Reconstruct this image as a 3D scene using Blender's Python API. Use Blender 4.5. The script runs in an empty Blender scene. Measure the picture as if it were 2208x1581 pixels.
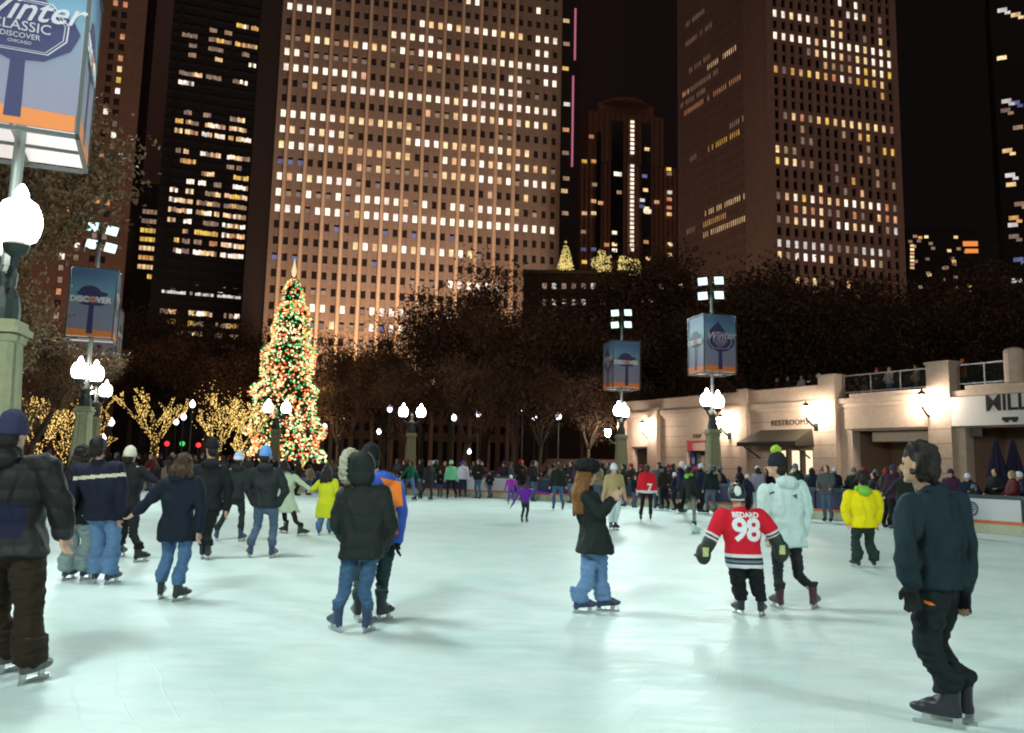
import bpy, bmesh, math, random
from mathutils import Vector, Matrix, noise, bvhtree
R = math.radians
random.seed(7)
scene = bpy.context.scene
COL = scene.collection
# ------------------------------------------------------------------ camera
FPX, OX, OY = 1850.0, 1104.0, 747.0
PITCH, ROLL, CAMZ = math.atan(256 / 1850.0), 0.0225, 1.55
fw = Vector((0, math.cos(PITCH), math.sin(PITCH)))
up0 = Vector((0, -math.sin(PITCH), math.cos(PITCH)))
rt0 = Vector((1, 0, 0))
rt = rt0 * math.cos(ROLL) + up0 * math.sin(ROLL)
up = up0 * math.cos(ROLL) - rt0 * math.sin(ROLL)
CAM = Vector((0, 0, CAMZ))
cd = bpy.data.cameras.new("camera")
cam = bpy.data.objects.new("camera", cd)
COL.objects.link(cam)
cam.matrix_world = Matrix(((rt.x, up.x, -fw.x, 0), (rt.y, up.y, -fw.y, 0), (rt.z, up.z, -fw.z, CAMZ), (0, 0, 0, 1)))
cd.sensor_width = 36
cd.lens = 36 * FPX / 2208
cd.shift_y = (OY - 790.5) / 2208
cd.clip_start = 0.1
cd.clip_end = 3000
cd.dof.use_dof = False
scene.camera = cam
# ------------------------------------------------------------------ world: night sky, city glow behind the viewer
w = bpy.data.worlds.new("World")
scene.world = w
w.use_nodes = True
nt = w.node_tree
nt.nodes.clear()
wo = nt.nodes.new('ShaderNodeOutputWorld')
bg = nt.nodes.new('ShaderNodeBackground')
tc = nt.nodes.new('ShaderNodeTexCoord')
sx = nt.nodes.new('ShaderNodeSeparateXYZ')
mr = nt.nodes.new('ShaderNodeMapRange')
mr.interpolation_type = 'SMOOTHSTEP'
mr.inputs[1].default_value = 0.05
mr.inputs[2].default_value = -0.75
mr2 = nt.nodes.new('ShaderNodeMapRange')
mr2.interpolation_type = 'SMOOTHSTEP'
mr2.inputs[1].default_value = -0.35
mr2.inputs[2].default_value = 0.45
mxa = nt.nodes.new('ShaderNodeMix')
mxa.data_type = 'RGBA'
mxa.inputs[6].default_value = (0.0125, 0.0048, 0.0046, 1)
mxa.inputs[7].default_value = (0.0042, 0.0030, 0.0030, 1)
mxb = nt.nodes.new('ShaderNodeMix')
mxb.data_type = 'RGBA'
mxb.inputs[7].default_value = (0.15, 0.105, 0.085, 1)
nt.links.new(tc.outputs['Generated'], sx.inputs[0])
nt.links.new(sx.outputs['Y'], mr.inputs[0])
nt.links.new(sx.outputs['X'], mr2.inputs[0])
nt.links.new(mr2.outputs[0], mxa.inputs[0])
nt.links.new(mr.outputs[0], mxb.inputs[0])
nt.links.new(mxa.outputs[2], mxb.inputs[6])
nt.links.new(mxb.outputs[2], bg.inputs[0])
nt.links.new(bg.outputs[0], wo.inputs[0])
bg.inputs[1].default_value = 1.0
vs = scene.view_settings
vs.view_transform = 'Standard'
vs.look = 'None'
vs.exposure = 0.0
vs.gamma = 1.0
cy = scene.cycles
cy.use_light_tree = True
cy.max_bounces = 5
cy.diffuse_bounces = 3
cy.glossy_bounces = 3
cy.transmission_bounces = 2
cy.sample_clamp_indirect = 4.0
cy.sample_clamp_direct = 0.0
cy.caustics_reflective = False
cy.caustics_refractive = False
cy.use_denoising = True
try:
    cy.denoiser = 'OPENIMAGEDENOISE'
except Exception:
    pass
cy.pixel_filter_type = 'BLACKMAN_HARRIS'
cy.filter_width = 2.0
# ------------------------------------------------------------------ pixel helpers
def ray(px, py):
    return (rt * ((px - OX) / FPX) - up * ((py - OY) / FPX) + fw)
def at(px, py, Y):
    d = ray(px, py)
    return CAM + d * (Y / d.y)
def ground(px, py, z=0.0):
    d = ray(px, py)
    return CAM + d * ((z - CAMZ) / d.z)
def onplane(px, py, p0, dv):
    """vertical plane through p0 along dv -> (u, z)"""
    n = Vector((dv.y, -dv.x, 0))
    d = ray(px, py)
    t = (Vector((p0.x, p0.y, 0)) - Vector((0, 0, 0))).dot(n) / d.dot(n)
    p = CAM + d * t
    return (p - Vector((p0.x, p0.y, 0))).dot(dv), p.z
def topix(p):
    v = p - CAM
    return OX + FPX * v.dot(rt) / v.dot(fw), OY - FPX * v.dot(up) / v.dot(fw)
# ------------------------------------------------------------------ materials
MC = {}
def mat(name, col, rough=0.7, metal=0.0, bump=0.0, bscale=20.0, var=0.0, vscale=3.0, stretch=None, spec=0.4, emis=None, estr=0.0, sample=True, sheen=0.0):
    if name in MC:
        return MC[name]
    m = bpy.data.materials.new(name)
    MC[name] = m
    m.use_nodes = True
    t = m.node_tree
    b = t.nodes['Principled BSDF']
    b.inputs['Base Color'].default_value = (*col, 1)
    b.inputs['Roughness'].default_value = rough
    b.inputs['Metallic'].default_value = metal
    b.inputs['Specular IOR Level'].default_value = spec
    if sheen:
        b.inputs['Sheen Weight'].default_value = sheen
    tcn = None
    def coord(sc, st=None):
        nonlocal tcn
        if tcn is None:
            tcn = t.nodes.new('ShaderNodeTexCoord')
        mp = t.nodes.new('ShaderNodeMapping')
        t.links.new(tcn.outputs['Object'], mp.inputs[0])
        s = st or (1, 1, 1)
        mp.inputs['Scale'].default_value = (sc * s[0], sc * s[1], sc * s[2])
        return mp
    if var:
        mp = coord(vscale, stretch)
        n = t.nodes.new('ShaderNodeTexNoise')
        n.inputs['Detail'].default_value = 5
        n.inputs['Roughness'].default_value = 0.62
        t.links.new(mp.outputs[0], n.inputs[0])
        mrn = t.nodes.new('ShaderNodeMapRange')
        mrn.inputs[1].default_value = 0.3
        mrn.inputs[2].default_value = 0.7
        mrn.inputs[3].default_value = 1 - var
        mrn.inputs[4].default_value = 1 + var
        t.links.new(n.outputs['Fac'], mrn.inputs[0])
        mx = t.nodes.new('ShaderNodeVectorMath')
        mx.operation = 'SCALE'
        mx.inputs[0].default_value = col
        t.links.new(mrn.outputs[0], mx.inputs['Scale'])
        t.links.new(mx.outputs[0], b.inputs['Base Color'])
    if bump:
        mp = coord(bscale, stretch)
        n = t.nodes.new('ShaderNodeTexNoise')
        n.inputs['Detail'].default_value = 4
        t.links.new(mp.outputs[0], n.inputs[0])
        bp = t.nodes.new('ShaderNodeBump')
        bp.inputs['Strength'].default_value = bump
        bp.inputs['Distance'].default_value = 0.02
        t.links.new(n.outputs['Fac'], bp.inputs['Height'])
        t.links.new(bp.outputs[0], b.inputs['Normal'])
    if emis:
        b.inputs['Emission Color'].default_value = (*emis, 1)
        b.inputs['Emission Strength'].default_value = estr
        if not sample:
            try:
                m.cycles.emission_sampling = 'NONE'
            except Exception:
                pass
    return m
def emit(name, col, st, sample=False):
    return mat(name, (0.3, 0.3, 0.3), 0.6, emis=col, estr=st, sample=sample)
def emit_room(name, col, st):
    """lit window: uneven brightness of the room behind, different in every room"""
    if name in MC:
        return MC[name]
    m = mat(name, (0.1, 0.1, 0.1), 0.4, emis=col, estr=st, sample=False)
    t = m.node_tree
    g = t.nodes.new('ShaderNodeNewGeometry')
    n = t.nodes.new('ShaderNodeTexNoise')
    n.inputs['Scale'].default_value = 0.62
    n.inputs['Detail'].default_value = 3
    t.links.new(g.outputs['Position'], n.inputs[0])
    oi = t.nodes.new('ShaderNodeObjectInfo')
    a = t.nodes.new('ShaderNodeMapRange')
    a.inputs[1].default_value = .32
    a.inputs[2].default_value = .68
    a.inputs[3].default_value = st * .75
    a.inputs[4].default_value = st * 1.45
    t.links.new(n.outputs['Fac'], a.inputs[0])
    b = t.nodes.new('ShaderNodeMapRange')
    b.inputs[3].default_value = .72
    b.inputs[4].default_value = 1.15
    t.links.new(oi.outputs['Random'], b.inputs[0])
    c = t.nodes.new('ShaderNodeMath')
    c.operation = 'MULTIPLY'
    t.links.new(a.outputs[0], c.inputs[0])
    t.links.new(b.outputs[0], c.inputs[1])
    t.links.new(c.outputs[0], t.nodes['Principled BSDF'].inputs['Emission Strength'])
    return m
def cloth(name, col, bump=0.35, rough=0.85, sheen=0.0, var=0.18, spec=0.25):
    return mat(name, col, rough, bump=bump * .5, bscale=55, var=var * .5, vscale=9, sheen=sheen, spec=spec)
# ------------------------------------------------------------------ objects
def link(o, parent=None):
    COL.objects.link(o)
    if parent:
        o.parent = parent
    return o
def mobj(name, me, parent=None, mats=None, loc=None, smooth=False):
    o = bpy.data.objects.new(name, me)
    link(o, parent)
    if mats:
        for m in (mats if isinstance(mats, (list, tuple)) else [mats]):
            me.materials.append(m)
    if loc is not None:
        o.location = loc
    if smooth:
        me.shade_smooth()
    return o
def thing(name, label, cat, loc=(0, 0, 0), rz=0, group=None):
    o = bpy.data.objects.new(name, None)
    COL.objects.link(o)
    o.location = loc
    o.rotation_euler = (0, 0, rz)
    o['label'] = label
    o['category'] = cat
    if group:
        o['group'] = group
    return o
def tag(o, label, cat, group=None):
    o['label'] = label
    o['category'] = cat
    if group:
        o['group'] = group
    return o
def struct(o, kind='structure'):
    o['kind'] = kind
    return o
def copy_tree(o, parent=None):
    c = o.copy()
    COL.objects.link(c)
    c.parent = parent
    for ch in o.children:
        copy_tree(ch, c)
    return c
class MB:
    """mesh builder"""
    def __init__(self):
        self.v = []
        self.f = []
        self.mi = []
    def quadbox(self, pts, mi=0):
        i = len(self.v)
        self.v += pts
        for q in ((0, 3, 2, 1), (4, 5, 6, 7), (0, 1, 5, 4), (1, 2, 6, 5), (2, 3, 7, 6), (3, 0, 4, 7)):
            self.f.append([i + k for k in q])
            self.mi.append(mi)
    def box(self, x0, x1, y0, y1, z0, z1, mi=0, M=None):
        p = [Vector(q) for q in ((x0, y0, z0), (x1, y0, z0), (x1, y1, z0), (x0, y1, z0), (x0, y0, z1), (x1, y0, z1), (x1, y1, z1), (x0, y1, z1))]
        if M:
            p = [M @ q for q in p]
        self.quadbox(p, mi)
    def face(self, pts, mi=0):
        i = len(self.v)
        self.v += [Vector(p) for p in pts]
        self.f.append(list(range(i, i + len(pts))))
        self.mi.append(mi)
    def loft(self, rings, cap=True, mi=0):
        """rings: list of equal-length point lists"""
        i = len(self.v)
        n = len(rings[0])
        for r in rings:
            self.v += [Vector(p) for p in r]
        for k in range(len(rings) - 1):
            for j in range(n):
                a = i + k * n + j
                b = i + k * n + (j + 1) % n
                self.f.append([a, b, b + n, a + n])
                self.mi.append(mi)
        if cap:
            self.f.append([i + j for j in range(n)][::-1])
            self.mi.append(mi)
            e = i + (len(rings) - 1) * n
            self.f.append([e + j for j in range(n)])
            self.mi.append(mi)
    def tube(self, pts, rads, n=8, mi=0, cap=True, sx=1.0):
        rings = []
        last = None
        for k, p in enumerate(pts):
            p = Vector(p)
            if k == 0:
                d = Vector(pts[1]) - p
            elif k == len(pts) - 1:
                d = p - Vector(pts[-2])
            else:
                d = Vector(pts[k + 1]) - Vector(pts[k - 1])
            d.normalize()
            if last is None:
                a = Vector((1, 0, 0)) if abs(d.x) < 0.8 else Vector((0, 1, 0))
            else:
                a = last
            a = (a - d * a.dot(d)).normalized()
            last = a
            b = d.cross(a)
            r = rads[k] if isinstance(rads, (list, tuple)) else rads
            rings.append([p + a * (math.cos(2 * math.pi * j / n) * r * sx) + b * (math.sin(2 * math.pi * j / n) * r) for j in range(n)])
        self.loft(rings, cap, mi)
    def lathe(self, prof, c=(0, 0, 0), n=16, mi=0, ax=None):
        c = Vector(c)
        rings = [[c + Vector((math.cos(2 * math.pi * j / n) * r, math.sin(2 * math.pi * j / n) * r, z)) for j in range(n)] for r, z in prof]
        self.loft(rings, True, mi)
    def ball(self, c, r, n=8, m=6, mi=0, sc=(1, 1, 1)):
        rings = []
        c = Vector(c)
        for k in range(m + 1):
            t = math.pi * (k + 0.02) / (m + 0.04)
            rings.append([c + Vector((math.cos(2 * math.pi * j / n) * math.sin(t) * r * sc[0], math.sin(2 * math.pi * j / n) * math.sin(t) * r * sc[1], -math.cos(t) * r * sc[2])) for j in range(n)])
        self.loft(rings, True, mi)
    def mesh(self, name):
        me = bpy.data.meshes.new(name)
        me.from_pydata([tuple(v) for v in self.v], [], self.f)
        me.polygons.foreach_set('material_index', self.mi)
        me.update()
        return me
    def build(self, name, mats, parent=None, loc=None, smooth=False):
        return mobj(name, self.mesh(name), parent, mats, loc, smooth)
def text_mesh(s, size, name='lettering', extrude=0.004, shear=0.0, align='CENTER', bold=0.0, space=1.0):
    c = bpy.data.curves.new(name, 'FONT')
    c.body = s
    c.size = size
    c.extrude = extrude
    c.shear = shear
    c.align_x = align
    c.align_y = 'CENTER'
    c.offset = bold
    c.space_character = space
    c.resolution_u = 3
    o = bpy.data.objects.new(name, c)
    COL.objects.link(o)
    bpy.context.view_layer.update()
    dg = bpy.context.evaluated_depsgraph_get()
    me = bpy.data.meshes.new_from_object(o.evaluated_get(dg))
    bpy.data.objects.remove(o)
    me.name = name
    return me
def frameM(origin, xdir, ydir):
    """matrix with local x, y in given directions, z = cross"""
    x = Vector(xdir).normalized()
    y = Vector(ydir)
    y = (y - x * y.dot(x)).normalized()
    z = x.cross(y)
    o = Vector(origin)
    return Matrix(((x.x, y.x, z.x, o.x), (x.y, y.y, z.y, o.y), (x.z, y.z, z.z, o.z), (0, 0, 0, 1)))
def place_text(s, size, origin, xdir, mtl, parent=None, name='lettering', **k):
    me = text_mesh(s, size, name, **k)
    me.transform(frameM(origin, xdir, (0, 0, 1)))
    me.materials.clear()
    return mobj(name, me, parent, mtl)
# ================================================================== GROUND, ICE, BARRIER
def ice_mat():
    m = bpy.data.materials.new('ice')
    m.use_nodes = True
    t = m.node_tree
    b = t.nodes['Principled BSDF']
    tcn = t.nodes.new('ShaderNodeTexCoord')
    def nz(scale, det, st=(1, 1, 1), rot=0):
        mp = t.nodes.new('ShaderNodeMapping')
        mp.inputs['Scale'].default_value = tuple(scale * s for s in st)
        mp.inputs['Rotation'].default_value = (0, 0, rot)
        t.links.new(tcn.outputs['Object'], mp.inputs[0])
        n = t.nodes.new('ShaderNodeTexNoise')
        n.inputs['Detail'].default_value = det
        n.inputs['Roughness'].default_value = 0.6
        t.links.new(mp.outputs[0], n.inputs[0])
        return n
    big = nz(0.16, 3, (1, 0.9, 1))
    mid = nz(0.9, 5, (0.5, 1.3, 1), 0.25)
    fine = nz(5, 6, (0.35, 2.2, 1), 0.1)
    r1 = t.nodes.new('ShaderNodeValToRGB')
    r1.color_ramp.elements[0].position = 0.36
    r1.color_ramp.elements[0].color = (0.56, 0.695, 0.665, 1)
    r1.color_ramp.elements[1].position = 0.64
    r1.color_ramp.elements[1].color = (0.665, 0.75, 0.735, 1)
    t.links.new(big.outputs['Fac'], r1.inputs[0])
    def mulmap(src, a, c, prev):
        mrn = t.nodes.new('ShaderNodeMapRange')
        mrn.inputs[1].default_value = 0.32
        mrn.inputs[2].default_value = 0.68
        mrn.inputs[3].default_value = a
        mrn.inputs[4].default_value = c
        t.links.new(src.outputs['Fac'], mrn.inputs[0])
        v = t.nodes.new('ShaderNodeVectorMath')
        v.operation = 'SCALE'
        t.links.new(prev, v.inputs[0])
        t.links.new(mrn.outputs[0], v.inputs['Scale'])
        return v.outputs[0]
    c1 = mulmap(mid, 0.93, 1.05, r1.outputs[0])
    c2 = mulmap(fine, 0.975, 1.02, c1)
    t.links.new(c2, b.inputs['Base Color'])
    # scratches: thin distorted waves in three directions
    add = None
    for k, (sc, rot) in enumerate(((0.9, 0.4), (1.2, 1.7), (0.7, 2.6))):
        mp = t.nodes.new('ShaderNodeMapping')
        mp.inputs['Scale'].default_value = (sc, sc, sc)
        mp.inputs['Rotation'].default_value = (0, 0, rot)
        t.links.new(tcn.outputs['Object'], mp.inputs[0])
        wv = t.nodes.new('ShaderNodeTexWave')
        wv.inputs['Scale'].default_value = 1.6
        wv.inputs['Distortion'].default_value = 9
        wv.inputs['Detail'].default_value = 2
        wv.inputs['Detail Scale'].default_value = 0.35
        t.links.new(mp.outputs[0], wv.inputs[0])
        g = t.nodes.new('ShaderNodeMapRange')
        g.inputs[1].default_value = 0.99
        g.inputs[2].default_value = 1.0
        t.links.new(wv.outputs['Fac'], g.inputs[0])
        if add is None:
            add = g.outputs[0]
        else:
            a = t.nodes.new('ShaderNodeMath')
            a.operation = 'ADD'
            t.links.new(add, a.inputs[0])
            t.links.new(g.outputs[0], a.inputs[1])
            add = a.outputs[0]
    rr = t.nodes.new('ShaderNodeMapRange')
    rr.inputs[1].default_value = 0.35
    rr.inputs[2].default_value = 0.7
    rr.inputs[3].default_value = 0.34
    rr.inputs[4].default_value = 0.55
    t.links.new(mid.outputs['Fac'], rr.inputs[0])
    t.links.new(rr.outputs[0], b.inputs['Roughness'])
    b.inputs['IOR'].default_value = 1.31
    b.inputs['Specular IOR Level'].default_value = 0.035
    bp = t.nodes.new('ShaderNodeBump')
    bp.inputs['Strength'].default_value = 0.05
    bp.inputs['Distance'].default_value = 0.01
    bp2 = t.nodes.new('ShaderNodeBump')
    bp2.inputs['Strength'].default_value = 0.28
    bp2.inputs['Distance'].default_value = 0.004
    t.links.new(fine.outputs['Fac'], bp.inputs['Height'])
    t.links.new(add, bp2.inputs['Height'])
    t.links.new(bp.outputs[0], bp2.inputs['Normal'])
    t.links.new(bp2.outputs[0], b.inputs['Normal'])
    return m
g = MB()
g.face([(-900, -200, -0.02), (900, -200, -0.02), (900, 1500, -0.02), (-900, 1500, -0.02)])
struct(g.build('ground', mat('plaza_paving', (0.11, 0.1, 0.1), 0.8, bump=0.3, bscale=3, var=0.3, vscale=0.6)))
# board line: base pixels of the barrier -> ground points
BPX = [(2420, 1181), (2208, 1156), (2000, 1139), (1760, 1119), (1600, 1106), (1400, 1092), (1200, 1081), (1000, 1071), (700, 1063), (480, 1057), (270, 1052), (60, 1047)]
BP = [ground(*p) for p in BPX]
BP = [Vector((16.5, 4.0, 0)), Vector((17.2, 12.0, 0))] + BP + [Vector((-25.5, 36, 0)), Vector((-22, 24, 0)), Vector((-15.2, 15, 0)), Vector((-10.5, 6, 0)), Vector((-9.0, -4, 0))]
def catmull(P, step=1.2):
    out = []
    for i in range(len(P) - 1):
        p0, p1, p2, p3 = P[max(i - 1, 0)], P[i], P[i + 1], P[min(i + 2, len(P) - 1)]
        n = max(1, int((p2 - p1).length / step))
        for k in range(n):
            t = k / n
            out.append(0.5 * ((2 * p1) + (p2 - p0) * t + (2 * p0 - 5 * p1 + 4 * p2 - p3) * t * t + (3 * p1 - p0 - 3 * p2 + p3) * t ** 3))
    out.append(P[-1])
    return out
BL = catmull(BP, 2.0)
icem = MB()
pts = [Vector((p.x, p.y, 0)) for p in BL]
icem.face([Vector((16.5, -12, 0))] + pts + [Vector((-9, -12, 0))])
ice = icem.build('ice', ice_mat())
struct(ice)
bar = thing('rink_barrier', 'low navy rink barrier of advertising panels curving round the far side of the ice', 'barrier')
navy = mat('panel_navy', (0.025, 0.028, 0.09), 0.45, var=0.15, vscale=2)
white = mat('panel_white', (0.62, 0.63, 0.65), 0.5)
orange = mat('panel_orange', (0.75, 0.17, 0.05), 0.5)
curbm = mat('barrier_curb', (0.50, 0.50, 0.36), 0.6, bump=0.2, bscale=8, var=0.12)
railm = mat('barrier_rail', (0.05, 0.08, 0.08), 0.4)
badgem = mat('badge_ink', (0.1, 0.12, 0.25), 0.6)
lit_t = mat('print_white', (0.42, 0.44, 0.5), 0.6)
kb, rl, os_ = MB(), MB(), MB()
wpts = [ground(1052, 1074), ground(2145, 1150)]
for i in range(len(BL) - 1):
    a, b2 = BL[i], BL[i + 1]
    d = (b2 - a)
    L = d.length
    if L < 0.05:
        continue
    d.normalize()
    n = Vector((-d.y, d.x, 0))
    if n.dot(Vector((0, 14, 0)) - a) < 0:
        n = -n
    M = frameM(a, d, n)
    if M.to_3x3().determinant() < 0 or M.col[2].z < 0:
        M = Matrix(((d.x, n.x, 0, a.x), (d.y, n.y, 0, a.y), (0, 0, 1, 0), (0, 0, 0, 1)))
    else:
        M = Matrix(((d.x, n.x, 0, a.x), (d.y, n.y, 0, a.y), (0, 0, 1, 0), (0, 0, 0, 1)))
    kb.box(0, L, -0.12, 0.10, -0.01, 0.26, M=M)
    rl.box(0, L, -0.10, 0.05, 0.93, 1.03, M=M)
    os_.box(0, L, -0.05, 0.03, 0.262, 0.34, M=M)
    mid = (a + b2) / 2
    isw = any((mid - q).length < 1.25 for q in wpts)
    pb = MB()
    pb.box(0.03, L - 0.03, -0.05, 0.018, 0.345, 0.925, M=M)
    if topix(mid)[0] < -250 or topix(mid)[0] > 2450 or mid.y < 5:
        pb.build('panel', navy, bar)
        continue
    pn = pb.build('panel', white if isw else navy, bar)
    xd = -d if Vector((-d.y, d.x, 0)).dot(n) > 0 else d
    vx = Vector((rt.x, rt.y, 0))
    xd = d if d.dot(vx) > 0 else -d
    org = mid + n * 0.024
    if isw:
        for s in ('',):
            rb = MB()
            rings = []
            for rr_ in (0.15, 0.21):
                rings.append([org + xd * (math.cos(q * math.pi / 8) * rr_ * 0.95) + Vector((0, 0, 0.635 + math.sin(q * math.pi / 8) * rr_)) for q in range(16)])
            rb.loft(rings, cap=False)
            for zz in (0.55, 0.61, 0.67, 0.73):
                ww = 0.12 if zz in (0.61, 0.67) else 0.07
                c = org + Vector((0, 0, zz))
                rb.face([c - xd * ww, c + xd * ww, c + xd * ww + Vector((0, 0, 0.035)), c - xd * ww + Vector((0, 0, 0.035))])
            rb.build('badge', badgem, pn)
    elif i % 2 == 0:
        place_text('DISC', 0.23, org + Vector((0, 0, 0.63)) - xd * 0.36, xd, lit_t, pn, extrude=0.003)
        place_text('O', 0.23, org + Vector((0, 0, 0.63)) - xd * 0.02, xd, orange, pn, extrude=0.003)
        place_text('VER', 0.23, org + Vector((0, 0, 0.63)) + xd * 0.33, xd, lit_t, pn, extrude=0.003)
kb.build('curb', curbm, bar)
rl.build('rail', railm, bar)
os_.build('stripe', orange, bar)

# ================================================================== TOWERS
EM = {
    '#': [emit_room('window_white_a', (1.0, 0.84, 0.62), 1.35), emit_room('window_white_b', (1.0, 0.80, 0.70), 1.1), emit_room('window_white_c', (1.0, 0.88, 0.74), 1.25)],
    '+': [emit_room('window_warm_a', (1.0, 0.64, 0.30), 0.85), emit_room('window_warm_b', (1.0, 0.72, 0.38), 0.95), emit_room('window_warm_c', (1.0, 0.55, 0.30), 0.7)],
    'o': [emit_room('window_dim_a', (1.0, 0.62, 0.38), 0.28), emit_room('window_dim_b', (0.9, 0.6, 0.5), 0.2)],
    'y': [emit_room('window_gold_a', (1.0, 0.62, 0.12), 0.75), emit_room('window_gold_b', (1.0, 0.5, 0.15), 0.6)],
    'b': [emit_room('window_blue', (0.4, 0.45, 1.0), 0.25)],
    'r': [emit_room('window_red', (1.0, 0.42, 0.20), 0.5)],
    'w': [emit_room('window_cool', (0.95, 0.88, 0.85), 0.65)],
}
glass = mat('dark_glass', (0.012, 0.012, 0.014), 0.25, spec=0.5)
def wcol(ch):
    return random.choice(EM[ch])
def facade(root, p0, dv, wins, back=0.0, maxp=100, rootloc=None):
    """wins: (u, z, w, h, ch); panes real, in the wall's plane; brightest/largest get their own object"""
    n = Vector((dv.y, -dv.x, 0))
    o = rootloc or Vector((0, 0, 0))
    wins = sorted(wins, key=lambda q: -q[2] * q[3] * {'#': 3, '+': 2.5, 'w': 2.4, 'y': 2.2}.get(q[4], 1))
    cache = {}
    rest = MB()
    mats = []
    for k, (u, z, ww, hh, ch) in enumerate(wins):
        c = Vector((p0.x, p0.y, 0)) + dv * u + n * (-back) + Vector((0, 0, z)) - o
        m = wcol(ch)
        if k < maxp:
            key = (round(ww, 2), round(hh, 2), m.name, root.name)
            if key not in cache:
                b = MB()
                M = Matrix(((dv.x, n.x, 0, 0), (dv.y, n.y, 0, 0), (0, 0, 1, 0), (0, 0, 0, 1)))
                b.box(-ww / 2, ww / 2, -0.06, 0.0, -hh / 2, hh / 2, M=M)
                me = b.mesh('window')
                me.materials.append(m)
                cache[key] = me
            ob = bpy.data.objects.new('window', cache[key])
            link(ob, root)
            ob.location = c
        else:
            if m not in mats:
                mats.append(m)
            M = Matrix(((dv.x, n.x, 0, c.x), (dv.y, n.y, 0, c.y), (0, 0, 1, c.z), (0, 0, 0, 1)))
            rest.box(-ww / 2, ww / 2, -0.06, 0.0, -hh / 2, hh / 2, mi=mats.index(m), M=M)
    if rest.v:
        ob = rest.build('windows', mats, root)
        ob['kind'] = 'stuff'
class Face:
    def __init__(self, px, py, Y, dv, rootloc):
        p = at(px, py, Y)
        self.p0 = Vector((p.x, p.y, 0))
        self.dv = Vector((dv[0], dv[1], 0)).normalized()
        self.n = Vector((self.dv.y, -self.dv.x, 0))
        self.o = rootloc if rootloc is not None else self.p0.copy()
        q = self.p0 - self.o
        self.M = Matrix(((self.dv.x, self.n.x, 0, q.x), (self.dv.y, self.n.y, 0, q.y), (0, 0, 1, 0), (0, 0, 0, 1)))
    def uz(self, px, py):
        return onplane(px, py, self.p0, self.dv)
    def box(self, mb, u0, u1, z0, z1, n0, n1, mi=0):
        mb.box(u0, u1, n0, n1, z0, z1, mi, self.M)
# ---- B5: central grid tower
stone5p = mat('pilaster_stone_uplit', (0.62, 0.45, 0.31), 0.8, var=0.08, vscale=0.2)  # stone a little paler, with uplight brightness painted into the colour
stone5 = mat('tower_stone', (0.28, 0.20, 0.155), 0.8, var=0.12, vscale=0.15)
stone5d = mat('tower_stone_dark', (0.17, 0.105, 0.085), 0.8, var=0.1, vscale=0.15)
F5 = Face(585, 447, 205, (0.976, 0.216), None)
t5 = thing('office_tower', 'tall brown grid fronted office tower in the middle, its piers washed orange from below', 'tower', F5.o)
u0, z447 = F5.uz(598, 447)
u29, _ = F5.uz(1191, 502)
pit = (u29 - u0) / 29
_, z74 = F5.uz(598, 74)
u0_5, pit5 = u0, pit
fl = (z74 - z447) / 11.0
TOP = z447 + fl * 16
uL = F5.uz(583, 447)[0]
uR = u29 + pit * 0.75
core = MB()
F5.box(core, uL - 5.2, uR - 0.05, 0, TOP, -38, -0.75)
core.build('core', mat('brown_glass', (0.03, 0.02, 0.018), .3), t5)
wallm = MB()
ww5, wh5 = pit * 0.50, fl * 0.50
# spandrels
for k in range(-18, 17):
    zc = z447 + k * fl
    if zc < 2:
        continue
    F5.box(wallm, uL, uR, zc + wh5 / 2, zc + fl - wh5 / 2, -0.72, -0.14)
for c in range(31):
    uc = u0 + (c - 0.5) * pit
    hw = (pit - ww5) / 2
    if c == 0:
        F5.box(wallm, uL - 0.02, u0 - ww5 / 2, 0, TOP - 0.1, -0.70, -0.02)
    elif c == 30:
        F5.box(wallm, u29 + ww5 / 2, uR + 0.02, 0, TOP - 0.1, -0.70, -0.02)
    else:
        F5.box(wallm, uc - hw, uc + hw, 0, TOP - 0.1, -0.70, -0.02)
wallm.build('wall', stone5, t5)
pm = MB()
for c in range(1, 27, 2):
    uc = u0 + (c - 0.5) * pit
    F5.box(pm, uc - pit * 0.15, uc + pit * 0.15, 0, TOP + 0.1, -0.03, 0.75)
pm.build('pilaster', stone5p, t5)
sm = MB()
F5.box(sm, uL - 5.2, uL - 0.03, 0, TOP + 0.2, -38.02, -0.9)
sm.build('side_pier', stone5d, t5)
PAT = {
    15: "####+..........#...##......#..", 13: "#####.........#++#+####+++.###", 12: "...........#####o..........##.",
    11: "oo+#+o++#++o#o####+###########", 10: "##ooooooo..o.oo+o.......##o.##", 9: "########+..........o######.o..",
    8: "..o+oo############+###########", 7: "...............+oo+#+#+#+#+#+.", 6: "######++++++++o........oo.....",
    5: "#+o#+#+o.....+###+++++##+++...", 4: "+#####++++++++...#+#+#+#+#+++o", 3: "bbb.....+o+ooo+oo++++##+#o###+",
    2: "#+#+####o.o...........+...+...", 1: "#oo#oo#o#####+o#..##o####+.o..", 0: "###o###o+#####################",
    -1: "......b....b..b...b...........", -2: "........+#+#+#+#+#+#+o........", -3: "b.b.......b...................",
    -4: "..............ooo.######......", -5: "....oo........................", -6: "....##.#.o####oooo##+.+.......",
    -7: "..+.bo+ooo#b###b++.+#+.+......", -8: "....oo..ooo..+...+..+..+......", -9: "......o+..+...o...+...........",
}
wins = []
for k, s in PAT.items():
    for c, ch in enumerate(s):
        if ch != '.':
            hh = wh5 * (0.92 if ch in '#+' else 0.6)
            wins.append((u0 + c * pit, z447 + k * fl + (0 if ch in '#+' else -0.12 * wh5), ww5 * 0.96, hh, ch))
facade(t5, F5.p0, F5.dv, wins, back=0.55, rootloc=F5.o)
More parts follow.
